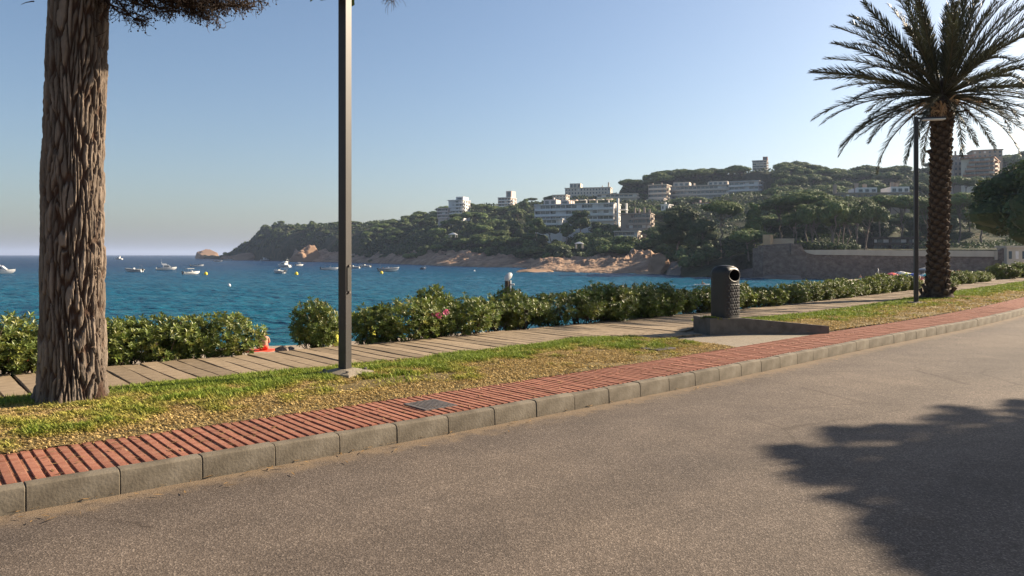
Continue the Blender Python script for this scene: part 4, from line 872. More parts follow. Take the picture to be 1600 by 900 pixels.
# ------------------------------------------------------------------ near pine on the left
def bark_trunk(Hh, base_r, nth=300, nz=640):
    g = np.random.default_rng(12)
    th = np.linspace(0, 2 * math.pi, nth, endpoint=False); zz = np.linspace(-.12, Hh, nz)
    TH, Z = np.meshgrid(th, zz, indexing='xy')            # (nz, nth)
    rad = np.interp(Z, [-.2, 0, .12, .35, .8, 1.6, 2.4, 3.0, 3.4, 3.9, 4.6, 8], [.44, .37, .33, .308, .296, .288, .292, .30, .29, .30, .285, .2])
    rad = rad + .045 * np.exp(-np.clip(Z, 0, 9) * 5) * (np.cos(TH * 5 + .6) + .5 * np.cos(TH * 9)) + .012 * np.sin(TH * 2 + Z * 1.1)
    # bark plates: cells of a stretched, jittered lattice, periodic round the trunk
    nc = 42; hz_ = .30
    warp = (fbm(np.cos(TH) * 2.2 + Z * 1.3, np.sin(TH) * 2.2 + Z * .9, 3) - .5)
    U = (TH / (2 * math.pi) * nc + warp * 3.6 + .25 * np.sin(Z * 4 + TH * 3)); W = Z / hz_ + (fbm(np.cos(TH) * 3 + 7, np.sin(TH) * 3 + Z, 5) - .5) * 1.5
    iu = np.floor(U); iw = np.floor(W); f1 = np.full(U.shape, 9.); f2 = np.full(U.shape, 9.)
    cid = np.zeros(U.shape)
    for du in (-1, 0, 1):
        for dw in (-1, 0, 1):
            cu = iu + du; cw = iw + dw; cm = np.mod(cu, nc)
            jx = hash2(cm, cw, 1) * .9; jy = hash2(cm, cw, 2) * .9; d = np.sqrt(((cu + jx - U)) ** 2 + ((cw + jy - W) * .62) ** 2)
            new = d < f1; f2 = np.where(new, f1, np.minimum(f2, d)); cid = np.where(new, hash2(cm, cw, 3), cid); f1 = np.where(new, d, f1)
    e = np.clip((f2 - f1 - .05) / .24, 0, 1); plate = e * e * (3 - 2 * e)
    fine = fbm(TH * 40, Z * 22, 9) - .5
    disp = plate * (.030 + .016 * cid) - .034 + fine * .012 * plate + (fbm(TH * 16 + warp * 6, Z * 5, 19, 3) - .5) * .012
    rr = rad + disp
    rr = rr * .85; lean = .012 * np.clip(Z, 0, 9); cx = np.interp(Z, [0, 2.2, 3.8, 5, 8], [0, .0, .06, .08, .1])
    V = np.stack([rr * np.cos(TH) + cx, rr * np.sin(TH), Z], -1).reshape(-1, 3)
    gr = fbm(np.cos(TH) * 3 + Z * .8, np.sin(TH) * 3 + Z * 2, 77)[..., None]
    tone = np.array([.150, .116, .090]) * (1 - gr) + np.array([.175, .146, .122]) * gr; tone = tone * (.7 + .55 * cid[..., None]); inner = np.array([.058, .034, .024])
    C = inner + (tone - inner) * np.clip(plate * 1.25, 0, 1)[..., None]
    me = pymesh('trunk', V, grid_faces(nz, nth, True), C.reshape(-1, 3)); me.shade_smooth(); me.flip_normals(); return me
tp = P(-3.34, 2.60); pine = tag(empty('pine_tree', (tp.x, tp.y, .14)), 'big pine with thick ridged brown bark in the left foreground', 'tree')
obj('trunk', bark_trunk(7.0, .3), m_pine_bark, pine)
gp = np.random.default_rng(21)
tu = MB()
for k in range(520):
    a = gp.random() * 6.283; q = .30 + .10 * abs(gp.normal()); b0 = Vector((q * math.cos(a), q * math.sin(a), .02)); l = .05 + .07 * gp.random(); dd = Vector((math.cos(a + gp.normal() * .8) * .5, math.sin(a + gp.normal() * .8) * .5, 1)).normalized(); sd_ = dd.orthogonal().normalized() * .005
    tu.add([b0 - sd_, b0 + sd_, b0 + dd * l], [(0, 1, 2)])
o = tu.build('grass_tuft', m_tuft, None); o.location = pine.location; tag(o, 'longer grass tufts around the foot of the big pine', 'grass', None, 'stuff')
def curl(mb, p, d, L_, r, g, n=4, seg=6, curlz=.8):
    p = np.array(p, float); d = np.array(d, float); d /= np.linalg.norm(d); pts = [p.copy()]; ax = g.normal(size=3)
    for i in range(seg):
        d = d + np.cross(ax, d) * curlz / seg + g.normal(size=3) * .10; d /= np.linalg.norm(d); p = p + d * L_ / seg; pts.append(p.copy())
    mb.tube(pts, [r * (1 - .75 * i / seg) + .0006 for i in range(seg + 1)], n); return pts
# low dead limb with drooping sprays, reaching right across the top of the picture
br = MB(); tw = MB()
main = limb(br, (.15, -.1, 3.86), (1.75, -.15, 3.80), .055, .02, gp, 7, 8, .02, -.02)
main2 = limb(br, (.1, -.15, 4.0), (1.5, -.5, 3.9), .05, .02, gp, 7, 8, .02, -.03)
for k in range(44):
    src = main if k % 2 else main2; i0 = gp.integers(0, len(src) - 2); a = np.array(src[i0]) + gp.normal(size=3) * .03
    L_ = .35 + .75 * gp.random(); end = np.array([a[0] + L_ * (.75 + .3 * gp.random()), a[1] + gp.normal() * .25, 3.42 + gp.random() * .36 + .12 * max(0, a[0] + L_ - 1.3)])
    pts = limb(br, a, end, .011, .004, gp, 5, 8, .03, -.13)
    for q in pts[1:]:
        for _ in range(7):
            dd = gp.normal(size=3) * .7 + np.array([.35, 0, -.25]); pt = curl(tw, q, dd, .05 + .11 * gp.random(), .0032, gp, 3, 5, 1.6)
            if gp.random() < .5: tw.ball(pt[-1], .006 + .004 * gp.random(), 4)
            for __ in range(2):
                curl(tw, pt[2 + gp.integers(0, 3)], gp.normal(size=3), .03 + .06 * gp.random(), .0022, gp, 3, 4, 1.8)
bo = br.build('dead_limb', m_twig, pine, True); tw.build('twigs', m_twig, bo, True)
st_ = MB(); curl(st_, (-.29, -.1, 3.62), (-1, 0, .1), .12, .006, gp, 4, 5, 1.6); curl(st_, (.27, -.12, 3.45), (1, 0, -.5), .22, .005, gp, 4, 6, 1.5); curl(st_, (.27, -.12, 3.3), (1, 0, .2), .12, .004, gp, 4, 6, 1.5)
st_.build('stub_twig', m_twig, pine, True)
# spreading crown above the picture
gl_ = np.random.default_rng(33); cs = []; rs = []
for i in range(20):
    a = gl_.random() * 6.28; q = 4.6 * math.sqrt((i + .5) / 20); cs.append((q * math.cos(a) + .9, q * math.sin(a), 7.4 + gl_.random() * 1.4 - q * .12)); rs.append(1.0 + .5 * gl_.random())
for i in range(22):
    d = 2.2 + 3.8 * gl_.random(); a = R(SUN_PHI) + gl_.normal() * .09; cs.append((d * math.cos(a), d * math.sin(a), 2.75 + math.tan(e_) * d + .5 + gl_.random() * 1.2)); rs.append(.55 + .35 * gl_.random())
mb = MB()
for c in cs[::2]: limb(mb, (.1, 0, 5.2 + gl_.random()), (c[0], c[1], c[2] - .3), .11, .03, gl_, 6, 6, .06)
mb.build('limb', m_limb_bark, pine, True)
obj('crown', crown_mesh('crown', cs, rs, .55, 9000, .13, 34, m_pine_leaf, core=.7), None, pine)
# needle tuft hanging into the top of the picture right of the lamp post
tf = MB(); q0 = at(612, -6, 6.4) - pine.location; limb(tf, (2.2, .3, 6.6), tuple(q0), .02, .006, gp, 5, 6, .05)
for _ in range(46): curl(tf, np.array(q0) + gp.normal(size=3) * .03, gp.normal(size=3) * .6 + np.array([0, 0, -.7]), .06 + .07 * gp.random(), .0016, gp, 3, 3, .6)
tf.build('needle_tuft', m_twig, pine, True)

# roadside pine past the right edge, which shades the road
near_crown = []
for (sx, sy, zc, r) in [(3.5, 5.45, 5.4, 1.05), (3.4, 4.9, 5.0, 1.05), (3.3, 4.3, 5.2, .95), (3.2, 3.8, 5.0, .9), (3.2, 3.3, 5.0, .9), (4.5, 5.9, 5.6, 1.15), (5.7, 6.5, 5.8, 1.05), (7.1, 7.1, 6.0, .95), (4.9, 5.0, 5.8, 1.4),
                        (4.6, 4.0, 5.6, 1.4), (6.5, 5.8, 6.2, 1.4), (4.2, 3.0, 5.4, 1.1), (8.5, 6.9, 6.4, 1.4)]:
    near_crown.append((Vector((sx + .1, sy, 0)) + SDIR * (zc / SDIR.z), r))
gsh = np.random.default_rng(8)
for k in range(60):      # loose sprays along the near edge of the crown
    yy = 3.4 + 2.4 * gsh.random(); xx = 1.92 + .6 * gsh.random(); near_crown.append((Vector((xx, yy, 0)) + SDIR * ((4.5 + gsh.random()) / SDIR.z), .08 + .10 * gsh.random()))
for k in range(16): u_ = gsh.random(); near_crown.append((Vector((2.6 + 3.2 * u_, 6.2 + 1.5 * u_ + .15 * gsh.normal(), 0)) + SDIR * ((5 + gsh.random()) / SDIR.z), .12 + .10 * gsh.random()))
c0 = sum((c for c, r in near_crown), Vector()) / len(near_crown); base = Vector((c0.x + .6, c0.y - .4, 0.05))
st2 = tag(empty('pine_tree', base), 'roadside pine beyond the right edge whose crown shades the asphalt', 'tree')
cs = [tuple(c - base) for c, r in near_crown]; rs = [r for c, r in near_crown]
obj('crown', crown_mesh('crown', cs, rs, .5, 7000, .10, 44, m_pine_leaf, core=.72), None, st2)
mb = MB(); limb(mb, (0, 0, -.3), (0, 0, 4.0), .26, .18, gl_, 8, 6, .03)
for c in cs: limb(mb, (0, 0, 3.2 + gl_.random()), c, .08, .02, gl_, 5, 5, .06)
mb.build('trunk', m_limb_bark, st2, True)
# ------------------------------------------------------------------ date palm
pp_ = P(20.1, 2.62); PZ = .2
palm = tag(empty('palm_tree', (pp_.x, pp_.y, PZ)), 'tall date palm with rough trunk beside the far lamp post', 'tree')
TH_ = 5.7
def prad(z): return float(np.interp(z, [-.1, 0, .15, .4, 1.5, 3.5, 5.0, 5.7, 6.4], [.62, .53, .42, .29, .24, .24, .255, .31, .25]))
def pcx(z): return .16 * (z / 5.7)
V = []; nzz, nth = 60, 28
for i in range(nzz):
    z = -.2 + (6.5 + .2) * i / (nzz - 1); r = prad(z) - .03
    for k in range(nth):
        a = 2 * math.pi * k / nth; rr = r * (1 + .03 * math.sin(k * 7 + i * 3)); V.append((pcx(z) + rr * math.cos(a), rr * math.sin(a), z))
V = np.array(V); me = pymesh('trunk', V, grid_faces(nzz, nth, True)); me.flip_normals(); me.shade_smooth(); ptr = obj('trunk', me, m_palm_bark, palm)
# leaf bases: woody scales in two crossing spirals
def scale_mesh(k):
    g = np.random.default_rng(700 + k); w_ = .085; V = [(-w_, 0, -.09), (w_, 0, -.09), (-w_ * .95, .05, .02), (w_ * .95, .05, .02), (-w_ * .55, .12 + g.random() * .03, .10), (w_ * .55, .12 + g.random() * .03, .10), (-w_ * .5, .03, .13), (w_ * .5, .03, .13), (0, .075, -.04), (0, .15 + .03 * g.random(), .07)]
    V = [(x, y + g.normal() * .006, z + g.normal() * .006) for x, y, z in V]
    Fc = [(0, 1, 8), (0, 8, 2), (1, 3, 8), (2, 8, 9), (8, 3, 9), (2, 9, 4), (3, 5, 9), (4, 9, 5), (4, 5, 7, 6), (0, 2, 4, 6), (1, 7, 5, 3)]
    me = bpy.data.meshes.new('leaf_base'); me.from_pydata(V, [], Fc); me.update(); me.materials.append(m_palm_bark); return me
sms = [scale_mesh(k) for k in range(4)]
for i in range(298):
    z = .12 + 5.7 * i / 298; a = i * 2.39996; r = prad(z) - .035
    o = obj('leaf_base', sms[i % 4], None, ptr, (pcx(z) + r * math.cos(a), r * math.sin(a), z), a - math.pi / 2, (1.15, .62 + .12 * random.random() + (.4 if random.random() < .06 else 0), 1.15))
# fronds
def frond_mesh(seed, L_=3.7, droop=1.0, nl=105, dry=False):
    g = np.random.default_rng(seed); pts = []; p = np.array([0., 0, 0]); ang = 0.0; N = 26
    for i in range(N + 1):
        u = i / N; pts.append(p.copy()); th = -droop * (u ** 1.6) ; p = p + np.array([math.cos(th), 0, math.sin(th)]) * L_ / N
    pts = np.array(pts); mb = MB(); mb.tube(pts, [.035 * (1 - .88 * i / N) + .003 for i in range(N + 1)], 5)
    V0 = np.array(mb.v); F0 = [list(f) for f in mb.f]; C0 = np.tile(np.array([[1.3, 1.05, .7]]), (len(V0), 1))
    Vs = []; Fs = []; Cs = []; off = len(V0)
    for i in range(nl):
        u = .13 + .87 * (i + .5) / nl; f = u * N; k = min(int(f), N - 1); q = pts[k] + (pts[k + 1] - pts[k]) * (f - k); t = pts[k + 1] - pts[k]; t /= np.linalg.norm(t)
        n_ = np.array([-t[2], 0, t[0]])
        ll = .46 * (math.sin(math.pi * min(1, (u * .88 + .10))) ** .6) * (.85 + .3 * g.random()) + .06
        for sd in (-1, 1):
            d = t * (1.05 + .35 * u + .2 * g.normal()) + np.array([0, sd, 0]) * (.55 + .12 * g.normal()) + n_ * (.30 + .25 * g.normal()); d /= np.linalg.norm(d)
            wv = np.cross(d, n_ + .4 * g.normal(size=3)); wv /= np.linalg.norm(wv); hw = .0125
            m_ = q + d * ll * .55; e = q + d * ll + np.array([0, 0, -.06 * g.random()])
            Vs += [q - wv * hw * .6, q + wv * hw * .6, m_ + wv * hw, m_ - wv * hw, e]; Fs += [[off, off + 1, off + 2, off + 3], [off + 3, off + 2, off + 4]]; off += 5
            c = .7 + .5 * g.random(); Cs += [[c * (1.5 if dry else 1), c * (1.15 if dry else 1), c]] * 5
    me = pymesh('frond', np.concatenate([V0, np.array(Vs)]), F0 + Fs, np.concatenate([C0, np.array(Cs)])); me.materials.append(m_palm_leaf); return me
FM = [frond_mesh(800 + k, 3.5 + .25 * k, dr) for k, dr in enumerate((.2, .38, .58, .8, 1.05))]
gq = np.random.default_rng(55); NF = 90
for i in range(NF):
    u = (i + .5) / NF; az = i * 2.39996 + gq.normal() * .1
    el = R(84 - 112 * u ** .9 + gq.normal() * 4)               # upright in the centre, hanging at the bottom
    k = int(np.clip(round(1.0 + 3.0 * u + gq.normal() * .6), 0, 4)) if u > .2 else int(gq.integers(0, 2))
    if u > .8: k = int(gq.integers(1, 4))
    L_ = (.71 + .21 * math.sin(math.pi * min(1, u + .15))) * (1.0 + gq.normal() * .05)
    o = obj('frond', FM[k], None, palm); o.scale = (L_, L_, L_)
    z0 = 6.0 + .35 * (1 - u); r0 = .22
    o.location = (pcx(6) + r0 * math.cos(az), r0 * math.sin(az), z0)
    o.rotation_mode = 'QUATERNION'; o.rotation_quaternion = Quaternion((0, 0, 1), az) @ Quaternion((0, 1, 0), -el) @ Quaternion((1, 0, 0), gq.normal() * .35)
# dead frond stubs and fruit stalks under the crown
for i in range(26):
    az = gq.random() * 6.283; mb = MB(); L_ = .5 + .5 * gq.random(); g = gq
    limb(mb, (0, 0, 0), (L_ * .6, 0, -.15 + .3 * gq.random()), .035, .012, gq, 5, 4, .05, .1)
    for _ in range(10): curl(mb, (L_ * .6, 0, 0), (gq.normal() * .5 + .5, gq.normal() * .5, -1), .2 + .25 * gq.random(), .006, gq, 3, 3, .4)
    mb.build('fruit_stalk', m_ochre if i % 2 else m_palm_bark, palm, True, loc=(pcx(5.7) + .35 * math.cos(az), .35 * math.sin(az), 5.45 + .5 * gq.random()), rz=az)

# ------------------------------------------------------------------ street lamps
def street_lamp(s_, t_, z0, label, yaw, hgt=4.95, wd=.105):
    p = P(s_, t_); e = tag(empty('street_lamp', (p.x, p.y, z0), yaw), label, 'street lamp', 'slim square street lamps in the lawn')
    h2 = wd / 2
    MB().box(-h2, h2, -h2, h2, .02, hgt, .006).build('post', m_post, e)
    ft_ = MB().add([(-.26, -.24, -.1), (.26, -.24, -.1), (.26, .24, -.1), (-.26, .24, -.1), (-.24, -.2, .0), (.24, -.22, .005), (.23, .2, .0), (-.22, .22, .0), (-.09, -.09, .035), (.09, -.09, .035), (.09, .09, .035), (-.09, .09, .035)],
             [(3, 2, 1, 0), (0, 1, 5, 4), (1, 2, 6, 5), (2, 3, 7, 6), (3, 0, 4, 7), (4, 5, 9, 8), (5, 6, 10, 9), (6, 7, 11, 10), (7, 4, 8, 11), (8, 9, 10, 11)]).build('footing', m_gravel, e)
    dr_ = MB().box(h2 + .0005, h2 + .009, -.03, .03, .88, 1.14, .002).build('access_door', m_bin, e)
    for zz in (.866, 1.154):
        MB().tube([(h2, 0, zz), (h2 + .02, 0, zz)], .013, 8).build('door_bolt', m_iron, dr_)
    for bx, by in ((-.16, -.15), (.16, -.15), (.16, .15), (-.16, .15)): MB().lathe([(.018, .0), (.018, .022), (.008, .026)], 6, (bx, by, .012)).build('anchor_bolt', m_iron, ft_)
    arm = MB().box(.0, .72, -.03, .03, hgt - .062, hgt - .012, .005).build('arm', m_post, e)
    lh_ = MB().box(.16, .70, -.085, .085, hgt - .09, hgt - .064, .008).build('lamp_head', m_lamp, e)
    MB().box(.2, .66, -.06, .06, hgt - .1, hgt - .0905).build('lens', m_whitec, lh_)
    return e
street_lamp(-.75, 2.30, .225, 'dark square lamp post close by on a concrete footing in the lawn', R(-28))
street_lamp(16.8, 2.32, .215, 'slim dark lamp post with flat arm in front of the palm', R(-12), 4.95, .1)

# ------------------------------------------------------------------ litter bin
bc = Vector((3.62, 12.83, .445)); lb = tag(empty('litter_bin', bc, R(-52.7)), 'dark grey hooded litter bin on a concrete plinth', 'litter bin')
def bin_body():
    n, N = 72, 110; hw, hd, ht = .195, .2, .86; V = []
    for i in range(N):
        z = ht * i / (N - 1)
        k = 1.0 if z < ht - .13 else math.sqrt(max(0.0, 1 - ((z - (ht - .13)) / .135) ** 2)) * .55 + .45
        if i == N - 1: k = .2
        for j in range(n):
            a = 2 * math.pi * j / n; c, s_ = math.cos(a), math.sin(a); ex = 4.0
            q = (abs(c) ** ex + abs(s_) ** ex) ** (-1 / ex); x, y = q * c * hw * k, q * s_ * hd * k
            face = max(0.0, c)                # embossed diamonds on the right-hand face
            if .05 < z < ht - .30 and c > .62:
                u = y / .062; v = z / .10; e = abs(((u + v) % 1) - .5) + abs(((u - v) % 1) - .5); x += .017 * max(0, e - .35) * 1.6
            V.append((x, y, z))
    V = np.array(V); Fb = grid_faces(N, n, True); C = V[Fb].mean(1)
    keep = ~((C[:, 0] > .02) & ((C[:, 1] / .145) ** 2 + ((C[:, 2] - .705) / .102) ** 2 < 1))      # the mouth
    me = pymesh('body', V, Fb[keep]); me.flip_normals(); autosmooth(me, 50); return me
bb = obj('body', bin_body(), m_bin, lb)
def bsurf(y, z):
    k = 1.0 if z < .73 else math.sqrt(max(0.0, 1 - ((z - .73) / .135) ** 2)) * .55 + .45
    return .195 * k * max(0.0, 1 - min(1, abs(y) / (.2 * k)) ** 4) ** .25
oval = [(.147 * math.cos(2 * math.pi * j / 36), .705 + .104 * math.sin(2 * math.pi * j / 36)) for j in range(36)]
ring = [(bsurf(y, z) + .001, y, z) for y, z in oval]
mb = MB(); mb.tube(ring + ring[:1], .012, 6, False); mb.build('rim', m_bin, bb, True)
mb = MB(); mb.lathe([(.10, .02), (.155, .03), (.165, .60), (.15, .602), (.02, .55)], 20); mb.build('liner', m_black, lb, True)
mb = MB(); mb.lathe([(.15, .0), (.15, .012), (.06, .03), (.01, .034)], 24, (0, 0, .845), 1, 1.05); mb.build('hood', m_bin, lb, True)
mb = MB(); mb.box(-.16, .16, -.17, .17, -.004, .02); mb.build('foot', m_black, lb)

# ------------------------------------------------------------------ gratings
def grate(s_, t_, z, L_, W2, label, nb=9):
    p = P(s_, t_, z); e = tag(empty('drain_grate', p, H(s_)), label, 'grate')
    mb = MB(); mb.box(-L_ / 2, L_ / 2, -W2 / 2, W2 / 2, -.03, .002); mb.build('pit', m_under, e)
    mb = MB()
    for (a, b, c, d) in ((-L_ / 2, L_ / 2, -W2 / 2, -W2 / 2 + .02), (-L_ / 2, L_ / 2, W2 / 2 - .02, W2 / 2), (-L_ / 2, -L_ / 2 + .02, -W2 / 2 + .0201, W2 / 2 - .0201), (L_ / 2 - .02, L_ / 2, -W2 / 2 + .0201, W2 / 2 - .0201)): mb.box(a, b, c, d, 0, .014)
    mb.build('frame', m_iron, e)
    for k in range(nb): x = -L_ / 2 + .02 + (L_ - .04) * (k + .5) / nb; MB().box(x - .010, x + .010, -W2 / 2 + .021, W2 / 2 - .021, .003, .0125).build('bar', m_iron, e)
grate(-.85, .50, .140, .34, .36, 'square iron grate set in the red pavement')
grate(3.75, 1.5, .185, .4, .4, 'weathered iron grate sunk in the lawn near its tip')

# ------------------------------------------------------------------ hedge bushes
def bush_mesh(seed, R_=.46, Hh=.72, ncl=330, gap=.3, leaf=.074):
    g = np.random.default_rng(seed); cl = []
    o1, o2 = g.random(2) * 30
    while len(cl) < ncl:
        d = g.normal(size=3); d /= np.linalg.norm(d); rr = (.45 + .6 * g.random() ** .6)
        p = np.array([d[0] * R_ * rr, d[1] * R_ * .8 * rr, Hh * .54 + d[2] * Hh * .47 * rr])
        lump = vn(d[0] * 2 + o1, d[2] * 2 + d[1] * 2 + o2, seed)
        if lump < gap and p[2] < Hh * .75: continue
        p *= (.86 + .28 * lump)
        if p[2] < .05: continue
        if g.random() < .10: p = p * np.array([1.06, 1.06, 1.0]) + np.array([0, 0, .07 * g.random() + .02])     # stray shoots
        cl.append((p, d))
    Vs = []; Fs = []; Cs = []; off = 0
    for p, d in cl:
        ax = d * np.array([1, 1, .6]) + np.array([0, 0, .8]) + g.normal(size=3) * .35; ax /= np.linalg.norm(ax)
        nl = 9; b0 = g.random() * 6.28; u = np.cross(ax, [.3, .2, .9]); u /= np.linalg.norm(u); v = np.cross(ax, u); cc = (.6 + .5 * g.random()) * (.8 + .3 * g.random())
        yel = np.array([1.0 + .35 * g.random() ** 3, 1.0, .8 + .3 * g.random()])
        for k in range(nl):
            a = b0 + k * 2.4; el = .25 + .8 * k / nl; out = (u * math.cos(a) + v * math.sin(a)) * math.cos(el) + ax * math.sin(el)
            ll = leaf * (.65 + .5 * g.random()); side = np.cross(out, ax); side /= (np.linalg.norm(side) + 1e-6); nn = np.cross(side, out); hw = ll * .17
            q = p + ax * .018 * k / nl; m_ = q + out * ll * .55 + nn * ll * .06; e = q + out * ll - nn * ll * .05
            Vs += [q, m_ + side * hw, e, m_ - side * hw, m_ - nn * hw * .35]; Fs += [[off, off + 1, off + 4], [off + 1, off + 2, off + 4], [off + 2, off + 3, off + 4], [off + 3, off, off + 4]]; off += 5
            c = cc * (.8 + .4 * g.random()); Cs += [list(c * yel)] * 5
    me = pymesh('foliage', np.array(Vs), Fs, np.clip(np.array(Cs), .2, 2)); me.materials.append(m_leaf_hedge)
    mb = MB()
    for k in range(20):
        p, d = cl[g.integers(len(cl))]; a0 = (g.normal() * .06, g.normal() * .05, -.15); limb(mb, a0, tuple(p), .013, .004, g, 5, 5, .07)
    sm = mb.mesh('stem', True); sm.materials.append(m_stem); return me, sm
BU = [bush_mesh(900 + k, R_=.46 + .05 * (k % 2), ncl=520, gap=.30 + .05 * (k % 3)) for k in range(6)]
DENSE = [bush_mesh(950 + k, ncl=680, gap=.12) for k in range(2)]
def bush(s_, t_, top, label, group=None, v=None, wide=1.0, z=None, cat='bush', name='hedge_bush'):
    p = P(s_, t_); z = .08 if z is None else z; v = v or BU[random.randrange(6)]; k = (top - z) / .80
    e = tag(empty(name, (p.x, p.y, z), random.random() * 6.28), label, cat, group); e.scale = (k * wide, k * wide, k)
    obj('foliage', v[0], None, e); obj('stem', v[1], None, e); return e
def s_at(px, t):
    ss = np.arange(-9, 60, .02); X, Y = P2(ss, t); q = 800 + X / Y * F; return float(ss[np.argmin(abs(q - px))])
ORD = 'first second third fourth fifth sixth seventh eighth ninth tenth eleventh twelfth thirteenth fourteenth'.split()
def row(pxs_, top, label, group, t=5.02, **k):
    lab0 = label
    for n_, q in enumerate(pxs_):
        label = lab0 + f', {ORD[n_]} of {len(pxs_)} from left'
        bush(s_at(q, t) + random.uniform(-.05, .05), t + random.uniform(-.12, .12), (top(q) if callable(top) else top) * random.uniform(.89, 1.09), label, group, **k)
row([-50, 5, 48, 100], .74, 'leafy hedge bush left of the big pine trunk', 'hedge left of the pine', wide=1.1)
row([158, 205, 250, 345], .76, 'leafy hedge bush between the pine trunk and the beach gap', 'hedge right of the pine', wide=1.2)
bush(s_at(298, 5.02), 5.1, .70, 'thin hedge bush with a see-through gap, second from the beach gap', None, BU[1], 1.0)
bush(s_at(178, 5.02), 4.85, .40, 'small low hedge bush at the foot of the hedge by the pine trunk', None, BU[2], 1.0)
lone = bush(s_at(492, 5.05), 5.05, .83, 'lone rounded bush left of the near lamp post', None, DENSE[0], .92)
row([582, 632], .76, 'olive green hedge bush just right of the near lamp post', 'hedge right of the near lamp', wide=1.26)
fb = bush(s_at(684, 5.02), 5.0, .77, 'hedge bush with two pink flower heads', None, BU[3], 1.12)
bush(s_at(679, 5.6), 5.6, .94, 'taller dark green bush rising behind the pink flowers', None, DENSE[1], .85, 0.0)
row([732, 776], .76, 'see-through hedge bush between the pink flowers and the shower post', 'thin hedge bushes below the shower post', wide=1.25)
bush(s_at(795, 5.6), 5.6, .86, 'dark bush standing below the white shower head', None, DENSE[0], .8, 0.0)
row([822, 866, 905], .80, 'dark shaded hedge bush left of the litter bin', 'shaded hedge left of the bin', wide=1.26)
row([935, 965, 995, 1022], .90, 'tall dense shaded hedge bush left of the litter bin', 'tall shaded hedge left of the bin', wide=1.26, v=DENSE[0])
row([1052, 1080, 1105, 1130, 1152], .78, 'sunlit hedge bush close behind the litter bin', 'hedge behind the bin', wide=1.26)
row([1172, 1192, 1210, 1228, 1246], .70, 'bright low hedge bush right of the litter bin', 'hedge right of the bin', wide=1.28)
row([1262, 1278, 1294, 1310, 1324, 1338], .72, 'shaded hedge bush halfway between the bin and the far lamp', 'shaded hedge towards the far lamp', wide=1.28)
row([1352, 1366, 1379, 1391, 1403, 1414], .80, 'dark dense hedge bush left of the far lamp', 'dark hedge left of the far lamp', wide=1.2, v=DENSE[1])
row([1492, 1502, 1512, 1521, 1529, 1536], .72, 'yellow green hedge bush right of the palm', 'sunlit hedge right of the palm', wide=1.3, v=DENSE[0], t=4.9)
row([1474, 1483], .6, 'straggly pale bush at the foot of the palm', 'bushes at the palm foot', t=4.4)
bush(s_at(1568, 4.8), 4.8, 1.0, 'round clipped dark shrub beside the far path', None, DENSE[1], 1.5)
bush(s_at(1598, 4.8), 4.8, 1.05, 'dark shrub cut by the right edge beside the far path', None, DENSE[0], 1.5)
bush(s_at(1620, 4.8), 4.8, 1.05, 'dark shrub just past the right edge of the far path', None, DENSE[0], 1.5)
# oleander heads on one bush
for (px, py) in ((679, 491), (687, 493), (697, 488)):
    mb = MB(); g = np.random.default_rng(int(px)); c = at(px, py, float(fb.location.y) - .62)
    for k in range(14):
        d = g.normal(size=3); d /= np.linalg.norm(d); d = Vector(d); u = d.orthogonal().normalized(); v = d.cross(u); p = d * .026
        mb.add([p, p + u * .022 + d * .014, p + (u + v) * .02 + d * .02, p + v * .022 + d * .014], [(0, 1, 2, 3)])
        mb.add([p, p - u * .022 + d * .014, p - (u + v) * .02 + d * .02, p - v * .022 + d * .014], [(0, 1, 2, 3)])
    o = mb.build('flower_head', m_flower); o.parent = fb; o.matrix_parent_inverse = Matrix.LocRotScale(fb.location, fb.rotation_euler, fb.scale).inverted(); o.location = c

# big dark tree at the right edge
RT = round_tree(990, 9000, .17, 10.5, 4.6, m_broad_leaf, 24); VH[id(RT[0])] = (10.5, 4.6)
put('broadleaf_tree', [RT], 0, 1612, 246, 66, 10.5, 'big dark broadleaf tree at the right edge above the kiosk', None, 1.15)
put('broadleaf_tree', [RT], 0, 1690, 236, 60, 10.5, 'dark broadleaf tree beyond the right edge shading the far lawn', None, 1.2)

